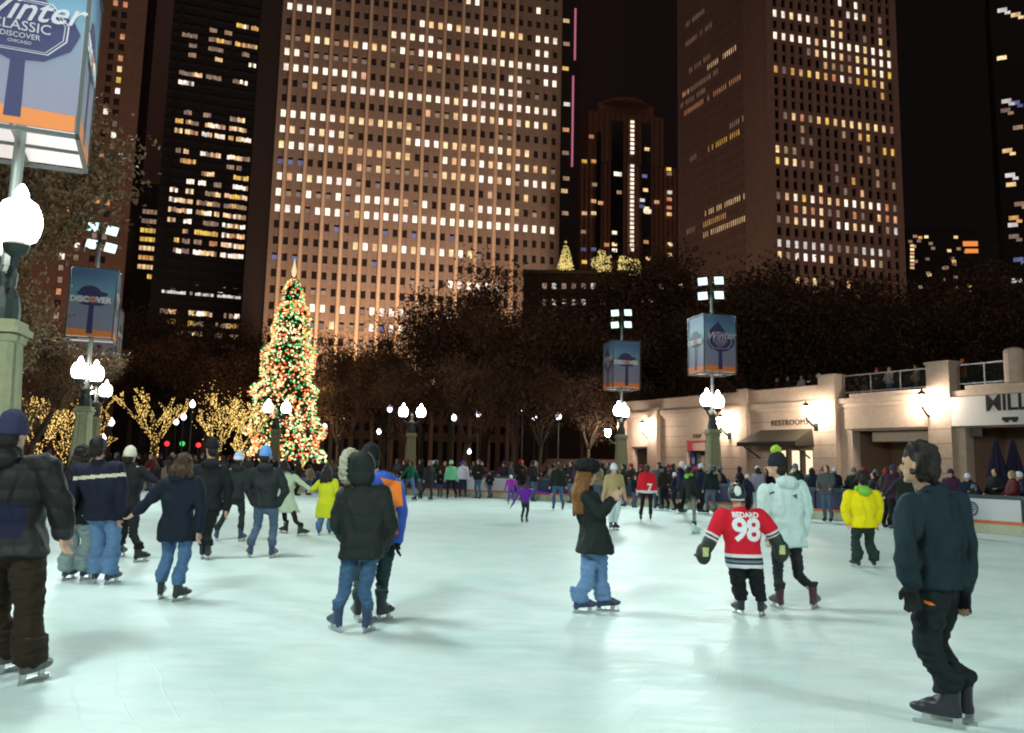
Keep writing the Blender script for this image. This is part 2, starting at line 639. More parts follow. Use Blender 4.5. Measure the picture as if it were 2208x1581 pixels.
# ---- B8: right tower with two faces
ST8 = mat('ribbed_tower_stone', (0.36, 0.245, 0.205), 0.85, var=0.12, vscale=0.1)
F8 = Face(1664, 300, 285, (0.967, 0.25), None)
t8 = thing('office_tower', 'tall ribbed corner tower at right with two lit faces', 'tower', F8.o)
F8L = Face(1664, 300, 285, (-0.37, 0.93), F8.o)
F8L.n = -F8L.n
q = F8L.p0 - F8L.o
F8L.M = Matrix(((F8L.dv.x, F8L.n.x, 0, q.x), (F8L.dv.y, F8L.n.y, 0, q.y), (0, 0, 1, 0), (0, 0, 0, 1)))
u0, za = F8.uz(1672, 75)
u14, _ = F8.uz(1917, 114)
zb = F8.uz(1678, 523)[1]
pit = (u14 - u0) / 14
fl8 = (za - zb) / 18.0
uR8 = u14 + pit * 1.0
TOP8 = za + fl8 * 15
uLL = F8L.uz(1465, 300)[0]
uPier = F8L.uz(1606, 300)[0]
core = MB()
nb = F8.n
c00 = F8.dv * 0.4 - F8.n * 0.9

dL = F8L.dv
poly = [c00 + dL * 0.4, F8.dv * (uR8 - .3) - F8.n * 0.9 + dL * 0.4, F8.dv * (uR8 - .3) + dL * (uLL - 1), dL * (uLL - 1) + F8.dv * 1.0]
core.loft([[p + Vector((0, 0, z)) for p in poly] for z in (0, TOP8)])
core.build('core', glass, t8)
rib = MB()
for c in range(-1, 15):
    uc = u0 + (c + 0.5) * pit
    F8.box(rib, uc - pit * 0.26, uc + pit * 0.26, 0, TOP8 - .1, -0.95, 0)
F8.box(rib, -1.4, u0 - pit * 0.3, 0, TOP8 + .1, -0.9, 0.05)
F8.box(rib, uR8 - pit * 0.35, uR8 + 0.1, 0, TOP8 + .05, -30, 0.06)
for k in range(-30, 16):
    z = za + (k + 0.5) * fl8
    if z > 2:
        F8.box(rib, u0 - pit * .4, uR8 - pit * .4, z - fl8 * 0.16, z + fl8 * 0.16, -0.8, -0.5)
# left face: corner pier then fine ribs
F8L.box(rib, 0.05, uPier, 0, TOP8 + .12, -0.9, 0.02)
nr = 34
ps = (uLL - uPier) / nr
for c in range(nr):
    uc = uPier + (c + 0.5) * ps
    F8L.box(rib, uc - ps * 0.27, uc + ps * 0.27, 0, TOP8 - .05, -0.9, -0.1)
for k in range(-30, 16):
    z = za + (k + 0.5) * fl8
    if z > 2:
        F8L.box(rib, uPier, uLL, z - fl8 * 0.22, z + fl8 * 0.22, -0.85, -0.4)
F8L.box(rib, uLL - .1, uLL + 1.2, 0, TOP8 + .12, -0.9, 0.0)
rib.build('ribs', ST8, t8)
P8 = {4: "........#.#....", 3: ".........##+.o.", 2: "##+##o.++....o.", 1: ".......++..o.+.", 0: "#####+#####+##+", -1: "....o+##+o++###", -2: "......+oo+#y+#y",
      -3: "yoy+y+yr#oyyy+.", -4: ".............y.", -7: ".o+ro+y+++++++o", -8: "...o....o.yy...", -9: "...oo......o.yy", -10: "+oo.......+o...", -11: "y++oo..o....o..",
      -12: ".......o.y..o.o", -13: ".....+..o.+....", -14: "o+#y#+++##+##ro", -15: "..r+r+oo.ro.+r+", -16: "oo+##+.##+##.ow", -18: "wwwwwwoooowwwo.", -19: "+o####+..#+#o..", -21: "..+o+.o.+......", -22: "....+..o.+.....", -24: "..o.....+..", -25: ".....+...o....", -27: ".+.....o..+...", -29: "...o..+...."}
wins = []
for k, s in P8.items():
    for c, ch in enumerate(s):
        if ch != '.':
            wins.append((u0 + c * pit, za + k * fl8, pit * 0.44, fl8 * 0.6, ch))
facade(t8, F8.p0, F8.dv, wins, back=0.42, rootloc=F8.o, maxp=70)
# left face lit rows: (px0,py0,px1,py1,ch)
wins = []
for (x0, y0, x1, y1, ch) in ((1475, 88, 1533, 45, 'o'), (1478, 42, 1520, 12, 'o'), (1484, 150, 1530, 120, 'o'), (1522, 145, 1585, 100, '+'), (1470, 202, 1483, 195, '+'), (1478, 180, 1550, 152, 'o'),
                             (1470, 245, 1598, 168, 'r'), (1572, 265, 1608, 248, 'o'), (1525, 318, 1592, 280, 'y'), (1485, 340, 1500, 335, 'o'), (1515, 468, 1612, 425, '+'), (1515, 492, 1565, 472, 'y'), (1515, 518, 1613, 475, '+'), (1480, 505, 1500, 495, 'o'), (1468, 225, 1520, 195, 'o')):
    ua, zz0 = F8L.uz(x0, y0)
    ub, zz1 = F8L.uz(x1, y1)
    zz = round(((zz0 + zz1) / 2 - za) / fl8) * fl8 + za
    for c in range(nr + 1):
        uc = uPier + c * ps
        if min(ua, ub) <= uc <= max(ua, ub) and random.random() < 0.86:
            wins.append((uc, zz, ps * 0.45, fl8 * 0.5, ch))
n_keep = F8L.dv
def facade_n(root, F, wins, back, maxp):
    mats = []
    rest = MB()
    cache = {}
    for k, (u, z, ww, hh, ch) in enumerate(sorted(wins, key=lambda q: -q[2] * q[3])):
        m = wcol(ch)
        if k < maxp:
            key = (round(ww, 2), round(hh, 2), m.name)
            if key not in cache:
                b = MB()
                M = F.M.copy()
                M.translation = (0, 0, 0)
                b.box(-ww / 2, ww / 2, -0.06, 0, -hh / 2, hh / 2, M=M)
                me = b.mesh('window')
                me.materials.append(m)
                cache[key] = me
            ob = bpy.data.objects.new('window', cache[key])
            link(ob, root)
            ob.location = F.M @ Vector((u, -back, z))
        else:
            if m not in mats:
                mats.append(m)
            rest.box(u - ww / 2, u + ww / 2, -back - 0.06, -back, z - hh / 2, z + hh / 2, mats.index(m), F.M)
    if rest.v:
        rest.build('windows', mats, root)['kind'] = 'stuff'
facade_n(t8, F8L, wins, 0.35, 30)
# ---- B3: dark strip-window tower
BK = mat('dark_tower_metal', (0.02, 0.018, 0.02), 0.5)
F3 = Face(345, 430, 315, (0.94, 0.34), None)
t3 = thing('office_tower', 'black glass office tower with long strips of lit floors, left of the grid tower', 'tower', F3.o)
ua = F3.uz(360, 430)[0]
ub = F3.uz(537, 430)[0]
z0 = F3.uz(365, 429)[1]
z6 = F3.uz(360, 540)[1]
fl3 = (z0 - z6) / 5.1
top3 = z0 + fl3 * 24
c3 = MB()
F3.box(c3, F3.uz(335, 500)[0], ub + 5.5, 0, top3, -40, -0.5)
c3.build('core', glass, t3)
s3 = MB()
for k in range(-22, 24):
    z = z0 + (k + 0.5) * fl3
    F3.box(s3, F3.uz(335, 500)[0], ub + 1.2, z - fl3 * 0.24, z + fl3 * 0.24, -0.48, 0)
bw = (ub - ua) / 3
for j in range(4):
    F3.box(s3, ua + j * bw - 0.6, ua + j * bw + 0.6, 0, top3 - .1, -0.47, 0.25)
s3.build('spandrels', BK, t3)
P3 = {19: "...|...|y#y", 18: "...|o.o|...", 17: "oo.|oyo|yyy", 16: ".o.|oo.|.o.", 15: ".o.|.+.|..#", 13: "oo+|oo.|o#.", 12: "#w.|...|...", 9: ".o.|o..|o+.", 8: "y+o|+#+|++#", 7: "++r|w+#|y+#",
      5: "o+.|#++|#+o", 4: ".yy|...|oo.", 3: "...|y+.|.yy", 1: "#.+|.o+|+y+", 0.0001: "#++|++o|oyo", -1: "++#|y#+|+#+", -2: "+.#|.oo|#+#", -3: "..y|yyy|#r+", -4: ".yo|o.r|+#+", -5: ".#o|#++|###",
      2: "..#|#.o|.##", -8.5: ".o.|o..|#.o", -9.2: "www|www|www", -11: "o+.|+#+|.o#", -12: ".y.|yo.|o+y", -13: "..o|+o.|o.+", -14: "...|..o|.oo", -15: "...|+..|...", -16: "..o|...|.o."}
wins = []
for k, s in P3.items():
    for j, bay in enumerate(s.split('|')):
        for i, ch in enumerate(bay):
            if ch == '.':
                continue
            seg = (bw - 1.4) / 3
            for h in range(3):
                if random.random() < 0.97:
                    wins.append((ua + j * bw + .7 + seg * (i + (h + 0.5) / 3), z0 + k * fl3 + random.uniform(-.2, .2), seg / 3 * random.uniform(.85, 1.0), fl3 * random.uniform(.38, .52), ch if random.random() < .8 else 'o'))
facade(t3, F3.p0, F3.dv, wins, back=0.3, rootloc=F3.o)
# ---- B1: brown tower with window strips at far left, B2 blank slab, low block
BR = mat('brown_stone', (0.33, 0.20, 0.15), 0.85, var=0.12, vscale=0.1)
F1 = Face(150, 430, 290, (0.95, 0.31), None)
t1 = thing('office_tower', 'brown stone tower with narrow dark window strips behind the left lamp posts', 'tower', F1.o)
zf = F1.uz(176, 430)[1]
fl1 = (F1.uz(176, 430)[1] - F1.uz(176, 455)[1])
u_cols = [F1.uz(x, 420)[0] for x in (146, 176, 211, 233)]
uend = F1.uz(283, 420)[0]
c1 = MB()
F1.box(c1, F1.uz(60, 420)[0], uend - .1, 0, zf + fl1 * 24, -30, -0.6)
c1.build('core', glass, t1)
s1 = MB()
edges = [F1.uz(60, 420)[0]] + [x for u in u_cols for x in (u - 0.95, u + 0.95)] + [uend]
for i in range(0, len(edges), 2):
    F1.box(s1, edges[i], edges[i + 1], 0, zf + fl1 * 24.1, -0.59, 0)
for u in u_cols:
    for k in range(-20, 24):
        z = zf + (k + 0.5) * fl1
        F1.box(s1, u - 0.94, u + 0.94, z - fl1 * .2, z + fl1 * .2, -0.58, -0.3)
s1.build('wall', BR, t1)
wins = []
for ci, u in enumerate(u_cols):
    lim = {0: 4, 1: 5}.get(ci, 24)
    for k in range(-14, 20):
        if k < lim and random.random() < 0.42:
            wins.append((u, zf + k * fl1, 1.5, fl1 * 0.5, random.choice('yy+#roro')))
facade(t1, F1.p0, F1.dv, wins, back=0.4, rootloc=F1.o)
F2 = Face(330, 300, 420, (0.96, 0.28), None)
t2 = thing('office_tower', 'plain windowless purple brown slab tower between the brown and black towers', 'tower', F2.o)
b = MB()
za2 = F2.uz(340, 400)[1]
F2.box(b, F2.uz(322, 200)[0], F2.uz(385, 200)[0], za2, za2 + 140, -30, 0)
b.build('wall', mat('plum_stone', (0.22, 0.14, 0.14), 0.8), t2)
b = MB()
F2.box(b, F2.uz(275, 450)[0], F2.uz(372, 450)[0], 0, za2 - .02, -30, 2)
b.build('base', BK, t2)
F2b = Face(330, 300, 420, (0.96, 0.28), F2.o)
wins = []
for (x0, x1, y, ch) in ((308, 350, 460, 'o'), (306, 348, 480, 'o'), (303, 350, 500, 'y'), (302, 350, 519, 'y'), (300, 345, 538, '+'), (299, 338, 558, 'y'), (297, 343, 578, '+'), (318, 342, 599, 'y')):
    ua_ = F2.uz(x0, y)[0]
    ub_ = F2.uz(x1, y)[0]
    zz = F2.uz((x0 + x1) / 2, y)[1]
    for j in range(5):
        wins.append((ua_ + (ub_ - ua_) * (j + .5) / 5, zz, (ub_ - ua_) / 5 * .85, 2.2, ch))
for k in range(16):
    wins.append((F2.uz(random.choice((292, 300, 312)), 300)[0] - 0.5, F2.uz(300, 160 + 24 * k)[1], 1.6, 2.0, random.choice('yo+')))
wins = [q for q in wins if q[1] < za2 or True]
facade(t2, F2.p0 + F2.n * 2.12, F2.dv, [q for q in wins if q[1] < za2 - 1], rootloc=F2.o)
# ---- B6 narrow dark tower with a pink light line
F6 = Face(1205, 300, 330, (0.97, 0.2), None)
t6 = thing('office_tower', 'narrow black tower with a pink light line up its edge', 'tower', F6.o)
b = MB()
F6.box(b, 0, F6.uz(1248, 300)[0], 0, F6.uz(1220, -60)[1], -20, 0)
b.build('wall', BK, t6)
for (ya, yb, x) in ((20, 130, 1243), (165, 360, 1237)):
    pa, pb_ = F6.uz(x + 1, ya), F6.uz(x - 4, yb)
    b = MB()
    F6.box(b, pb_[0] - .35, pb_[0] + .35, pb_[1], pa[1], 0.02, 0.6)
    b.build('light_line', emit('pink_light', (1.0, 0.25, 0.42), 0.42), t6)
wins = []
for y, ch in ((45, '+'), (148, 'y'), (225, 'w'), (280, 'r'), (412, '+'), (330, 'o'), (460, 'o'), (385, 'o'), (95, 'o')):
    u, z = F6.uz(1218 + random.uniform(-2, 5), y)
    wins.append((u, z, 2.6, 1.6, ch))
facade(t6, F6.p0 + F6.n * .05, F6.dv, wins, rootloc=F6.o)
# ---- B7 stepped old tower
F7 = Face(1255, 400, 430, (0.985, 0.17), None)
t7 = thing('stepped_tower', 'older stepped tower with a domed top and a vertical string of lights', 'tower', F7.o)
b = MB()
st7 = mat('old_tower_stone', (0.24, 0.13, 0.09), 0.85, var=0.15, vscale=.1)
def pz(y, x=1350):
    return F7.uz(x, y)[1]
def pu(x, y=400):
    return F7.uz(x, y)[0]
F7.box(b, pu(1252), pu(1462), 0, pz(352), -25, -2)
F7.box(b, pu(1268), pu(1432), pz(353), pz(245), -22, -1)
F7.box(b, pu(1290), pu(1412), pz(246), pz(222), -18, -2)
c = F7.M @ Vector(((pu(1290) + pu(1412)) / 2, -10, 0))
b.lathe([(15, pz(224)), (14, pz(216)), (10, pz(209)), (4, pz(205)), (0.3, pz(203))], (c.x, c.y, 0), 16)
for x in range(1256, 1462, 10):
    F7.box(b, pu(x) - .7, pu(x) + .7, 0, pz(354), -2.02, -0.8)
for x in range(1272, 1432, 12):
    F7.box(b, pu(x) - .8, pu(x) + .8, pz(352), pz(247), -1.02, -0.2)
b.build('wall', st7, t7)
b = MB()
for (x0, x1, y0, y1) in ((1318, 1344, 262, 560), (1384, 1404, 262, 560), (1285, 1296, 290, 560)):
    F7.box(b, pu(x0), pu(x1), pz(y1), pz(y0), -0.9, -0.15)
b.build('glazing', glass, t7)
wins = []
y = 263
while y < 548:
    if not 335 < y < 349:
        wins.append((pu(1363, 400) + 0.0, pz(y, 1363), 2.0, 1.5, '#'))
    y += 9.5
for (x, y, ch) in ((1275, 295, 'r'), (1332, 375, '#'), (1335, 415, 'o'), (1395, 322, '+'), (1260, 348, 'y'), (1280, 348, 'y'), (1282, 398, 'o'), (1280, 434, '+'), (1295, 438, '+'), (1260, 460, '+'), (1280, 460, '+'), (1258, 500, 'o'),
                   (1385, 432, 'w'), (1395, 450, '+'), (1396, 458, '+'), (1384, 445, 'b'), (1390, 380, 'b'), (1392, 410, '+'), (1325, 502, '#'), (1325, 527, '+'), (1325, 540, '#'), (1442, 365, 'y'), (1443, 375, 'o'), (1444, 415, 'w'), (1443, 430, 'r'),
                   (1443, 448, 'r'), (1443, 462, '+'), (1445, 527, '+'), (1445, 550, '+'), (1416, 436, '+'), (1393, 522, 'y'), (1280, 538, 'b'), (1258, 538, 'b'), (1308, 528, 'r'), (1260, 565, 'y'), (1398, 558, '+')):
    wins.append((pu(x, y), pz(y, x), 2.6, 1.8, ch))
for (x, y) in ((1328, 375), (1336, 376), (1392, 455), (1400, 456)):
    wins.append((pu(x, y), pz(y, x), 2.2, 2.2, '#'))
facade(t7, F7.p0 + F7.n * .12, F7.dv, wins, rootloc=F7.o)
# ---- B9, B10 right side
F9 = Face(1955, 520, 480, (0.99, -0.1), None)
t9 = thing('low_block', 'dim low block with an orange lit sign beyond the ribbed tower', 'building', F9.o)
b = MB()
F9.box(b, 0, F9.uz(2105, 520)[0], 0, F9.uz(2000, 492)[1], -20, 0)
b.build('wall', mat('dim_block', (0.035, 0.03, 0.03), 0.8), t9)
b = MB()
u, z = F9.uz(2092, 526)
F9.box(b, u - 4, u + 4, z - 1.4, z + 1.4, 0.02, 0.4)
F9.box(b, u - 3, u + 4, z - 5.4, z - 3, 0.02, 0.4)
b.build('lit_sign', emit('orange_sign', (1, 0.3, 0.06), 0.9), t9)
wins = []
for k in range(46):
    x, y = random.uniform(1962, 2100), random.uniform(505, 720)
    u, z = F9.uz(x, y)
    wins.append((u, z, 2.2, 1.6, random.choice('ooooo+y')))
for k in range(7):
    u, z = F9.uz(1967, 530 + k * 8)
    wins.append((u, z, 2.2, 1.4, '+'))
facade(t9, F9.p0 + F9.n * .05, F9.dv, wins, rootloc=F9.o)
F10 = Face(2168, 400, 330, (0.9, -0.45), None)
t10 = thing('office_tower', 'black tower cut by the right edge with a few scattered lights', 'tower', F10.o)
b = MB()
F10.box(b, F10.uz(2150, 300)[0], F10.uz(2300, 300)[0], 0, F10.uz(2180, -60)[1], -30, 0)
b.build('wall', mat('black_tower', (0.01, 0.011, 0.016), 0.6), t10)
wins = []
for (x, y, ch) in ((2143 + 18, 22, 'w'), (2190, 32, '+'), (2160, 125, '+'), (2170, 218, 'w'), (2188, 222, 'b'), (2168, 238, 'o'), (2172, 325, '+'), (2178, 378, 'w'), (2180, 398, '+'), (2186, 470, 'y'), (2184, 485, 'w'), (2186, 510, 'o'), (2192, 605, 'w'), (2195, 275, 'o'), (2198, 440, 'o'), (2196, 560, 'b')):
    u, z = F10.uz(x, y)
    wins.append((u, z, 3.4, 1.7, ch))
    if random.random() < .5:
        wins.append((u + 1.8, z - 1.5, 2.0, 1.2, ch))
facade(t10, F10.p0 + F10.n * .05, F10.dv, wins, rootloc=F10.o)
# ---- B11 low building behind the trees, roof with golden lit shrubs
F11 = Face(1160, 640, 150, (0.98, -0.05), None)
t11 = thing('low_block', 'low dark building with small lit windows between tree tops under golden roof lights', 'building', F11.o)
b = MB()
F11.box(b, F11.uz(1128, 640)[0], F11.uz(1490, 640)[0], 0, F11.uz(1300, 590)[1], -25, 0)
b.build('wall', mat('brick_dark', (0.06, 0.035, 0.03), 0.85, var=.2, vscale=.4), t11)
b = MB()
F11.box(b, F11.uz(1126, 640)[0], F11.uz(1492, 640)[0], F11.uz(1300, 592)[1], F11.uz(1300, 584)[1], -25.2, 0.3)
b.build('parapet', mat('brick_dark'+'_cap', (0.12, 0.08, 0.07), 0.85), t11)
wins = []
for j, y in enumerate((617, 652, 690, 726)):
    for i in range(16):
        x = 1174 + i * 21
        if random.random() < (.75 if i < 7 else .35):
            u, z = F11.uz(x, y)
            wins.append((u, z, .75, 1.0, ('#' if (j == 1 and i in (1, 2)) else random.choice('oo+ow'))))
facade(t11, F11.p0 + F11.n * .05, F11.dv, wins, rootloc=F11.o)
# wash lights on the grid tower: foot row, plus broad spots added farther out
def spot(name, loc, aim, power, col, size=1.0, angle=90, blend=0.5, parent=None):
    l = bpy.data.lights.new(name, 'SPOT')
    l.energy = power
    l.color = col
    l.shadow_soft_size = size
    l.spot_size = R(angle)
    l.spot_blend = blend
    o = bpy.data.objects.new(name, l)
    COL.objects.link(o)
    o.location = loc
    dr = Vector(aim) - Vector(loc)
    o.rotation_euler = dr.to_track_quat('-Z', 'Y').to_euler()
    return o
uA, uB = F5.uz(590, 447)[0], F5.uz(1130, 447)[0]
for k in range(5):
    u = uA + (uB - uA) * (k + .5) / 5
    base = F5.p0 + F5.dv * u
    spot('facade_wash_spot', base + F5.n * 10 + Vector((0, 0, 14)), base + Vector((0, 0, 60)), 19000, (1, 0.66, 0.42), 0.5, 120, 0.6)
for k in range(2):
    u = uA + (uB - uA) * (k + .5) / 2
    base = F5.p0 + F5.dv * u
    spot('facade_wash_spot', base + F5.n * 62 + Vector((0, 0, 20)), base + Vector((0, 0, 75)), 84000, (1, 0.76, 0.60), 1.0, 75, 0.7)

for c in range(1, 27, 2):
    base = F5.p0 + F5.dv * (u0_5 + (c - 0.5) * pit5)
    spot('pilaster_uplight', base + F5.n * 3.2 + Vector((0, 0, 18)), base + F5.n * 1.2 + Vector((0, 0, 52)), 22000, (1, 0.64, 0.34), 0.3, 46, 1.0)

# added fill spots that brighten the ribbed, brown and stepped towers
spot('facade_wash_spot', F8.o + F8L.n * 90 + Vector((0, 0, 12)), F8.o + F8L.dv * 25 + Vector((0, 0, 95)), 150000, (1, 0.66, 0.48), 2.0, 60, 0.8)
spot('facade_wash_spot', F8.o + F8.dv * 25 + F8.n * 90 + Vector((0, 0, 12)), F8.o + F8.dv * 25 + Vector((0, 0, 90)), 36000, (1, 0.66, 0.48), 2.0, 60, 0.8)
spot('facade_wash_spot', F1.o + F1.dv * 10 + F1.n * 70 + Vector((0, 0, 12)), F1.o + F1.dv * 14 + Vector((0, 0, 80)), 50000, (1, 0.6, 0.42), 2.0, 60, 0.8)
spot('facade_wash_spot', F7.o + F7.dv * 25 + F7.n * 70 + Vector((0, 0, 60)), F7.o + F7.dv * 25 + Vector((0, 0, 150)), 25000, (1, 0.6, 0.42), 2.0, 60, 0.8)
# ================================================================== LAMP POSTS
sage = mat('sage_stone', (0.33, 0.34, 0.21), 0.7, bump=0.25, bscale=10, var=0.12, vscale=2)
iron = mat('dark_iron', (0.03, 0.045, 0.042), 0.45, metal=0.4)
polem = mat('pole_grey', (0.16, 0.2, 0.19), 0.4, metal=0.3)
globe_m = emit('globe_glass', (1.0, 0.83, 0.74), 24.0, True)
globe_far = emit('globe_far', (0.92, 0.84, 1.0), 7.0, False)
led_m = emit('led_panel', (0.60, 1.0, 0.95), 1.7, False)
frame_m = mat('banner_frame', (0.06, 0.07, 0.07), 0.5)
inner_m = mat('banner_inner', (0.62, 0.56, 0.56), 0.7)
def banner_mat():
    m = bpy.data.materials.new('banner_print')
    m.use_nodes = True
    t = m.node_tree
    b = t.nodes['Principled BSDF']
    tcn = t.nodes.new('ShaderNodeTexCoord')
    s = t.nodes.new('ShaderNodeSeparateXYZ')
    t.links.new(tcn.outputs['Object'], s.inputs[0])
    mp = t.nodes.new('ShaderNodeMapRange')
    mp.inputs[1].default_value = 0.0
    mp.inputs[2].default_value = 2.5
    t.links.new(s.outputs['Z'], mp.inputs[0])
    n = t.nodes.new('ShaderNodeTexNoise')
    n.inputs['Scale'].default_value = 1.4
    n.inputs['Detail'].default_value = 6
    t.links.new(tcn.outputs['Object'], n.inputs[0])
    mth = t.nodes.new('ShaderNodeMath')
    mth.operation = 'MULTIPLY_ADD'
    mth.inputs[1].default_value = 0.22
    t.links.new(n.outputs['Fac'], mth.inputs[0])
    t.links.new(mp.outputs[0], mth.inputs[2])
    r = t.nodes.new('ShaderNodeValToRGB')
    e = r.color_ramp.elements
    e[0].position = 0.12
    e[0].color = (0.27, 0.23, 0.33, 1)
    e[1].position = 1.0
    e[1].color = (0.07, 0.15, 0.30, 1)
    x = e.new(0.5)
    x.color = (0.22, 0.235, 0.34, 1)
    x = e.new(0.78)
    x.color = (0.14, 0.29, 0.40, 1)
    t.links.new(mth.outputs[0], r.inputs[0])
    t.links.new(r.outputs[0], b.inputs['Base Color'])
    b.inputs['Roughness'].default_value = 0.55
    return m
print_m = banner_mat()
inkn = mat('print_navy', (0.035, 0.035, 0.12), 0.6)
inkl = mat('print_pale', (0.56, 0.52, 0.58), 0.6)
inko = mat('print_orange', (0.85, 0.25, 0.06), 0.6)
inkw2 = mat('print_white_bold', (0.75, 0.75, 0.78), 0.6)
inkw = mat('print_cyan', (0.25, 0.62, 0.70), 0.6)
S, BH = 1.55, 2.5
def panel_art(par, kind, W2):
    """prints on one banner face; local frame x across, z up, y=-eps outward; par is the panel object"""
    def disc(cx, cz, rx, rz, y, m, nm, a0=0, a1=2 * math.pi, ring=None):
        b = MB()
        nn = 28
        if ring:
            for k in range(nn):
                t0, t1 = a0 + (a1 - a0) * k / nn, a0 + (a1 - a0) * (k + 1) / nn
                P = [(cx + math.cos(t) * rx * s_, y, cz + math.sin(t) * rz * s_) for t, s_ in ((t0, 1), (t1, 1), (t1, ring), (t0, ring))]
                b.face(P[::-1] if False else P)
        else:
            b.face([(cx + math.cos(a0 + (a1 - a0) * k / nn) * rx, y, cz + math.sin(a0 + (a1 - a0) * k / nn) * rz) for k in range(nn + 1)])
        return b.build(nm, m, par)
    b = MB()
    b.face([(-W2, -.004, 0), (W2, -.004, 0), (W2, -.004, .22), (-W2, -.004, .27)])
    b.build('border', inko, par)
    # round-topped silhouette on a stem
    b = MB()
    b.face([(-.10, -.006, .1), (.10, -.006, .1), (.08, -.006, 1.15), (-.08, -.006, 1.15)])
    b.build('artwork', inkn, par)
    if kind == 'A':
        b = MB()
        b.face([(-.62, -.007, 1.22), (-.45, -.007, 1.0), (-.1, -.007, .86), (.3, -.007, .9), (.6, -.007, 1.1), (.70, -.007, 1.35), (.62, -.007, 1.5), (.3, -.007, 1.7), (-.1, -.007, 2.2), (-.5, -.007, 1.8)])
        b.build('artwork', inkn, par)
        b = MB()
        oc = [(.55 * x, z * .5) for x, z in ((-1, -.25), (-.62, -.7), (.62, -.7), (1, -.25), (1.02, .2), (.62, .75), (-.62, .75), (-1.02, .2))]
        for k in range(8):
            a, c_ = oc[k], oc[(k + 1) % 8]
            for s0, s1 in ((1.0, .965), (.92, .9)):
                b.face([(a[0] * s0, -.012, 1.34 + a[1] * s0), (c_[0] * s0, -.012, 1.34 + c_[1] * s0), (c_[0] * s1, -.012, 1.34 + c_[1] * s1), (a[0] * s1, -.012, 1.34 + a[1] * s1)])
        b.build('badge', inkl, par)
        for s_, z, sz, sh in (('Winter', 1.56, .46, .45), ('CLASSIC', 1.33, .19, 0), ('DISCOVER', 1.20, .10, 0), ('CHICAGO', 1.11, .06, 0)):
            me = text_mesh(s_, sz, shear=sh, extrude=.003, bold=.004 if sz > .3 else 0)
            me.transform(Matrix.Translation((0, -.017, z)) @ Matrix.Rotation(R(90), 4, 'X') @ Matrix.Rotation(R(4 if sz > .3 else 0), 4, 'Z'))
            me.materials.clear()
            mobj('lettering', me, par, inkl)
    else:
        disc(0, 1.55, .52, .12, -.008, inkn, 'artwork')
        disc(-.08, 1.62, .34, .22, -.010, inkn, 'artwork', 0, math.pi)
        disc(.02, 1.18, .42, .06, -.010, inkn, 'artwork')
        for s_, x, m, al in (('DISC', -.085, inkw2, 'RIGHT'), ('O', .03, inko, 'CENTER'), ('VER', .14, inkw2, 'LEFT')):
            me = text_mesh(s_, .29, extrude=.003, bold=.012, align=al)
            me.transform(Matrix.Translation((x, -.017, 1.33)) @ Matrix.Rotation(R(90), 4, 'X'))
            me.materials.clear()
            mobj('lettering', me, par, m)
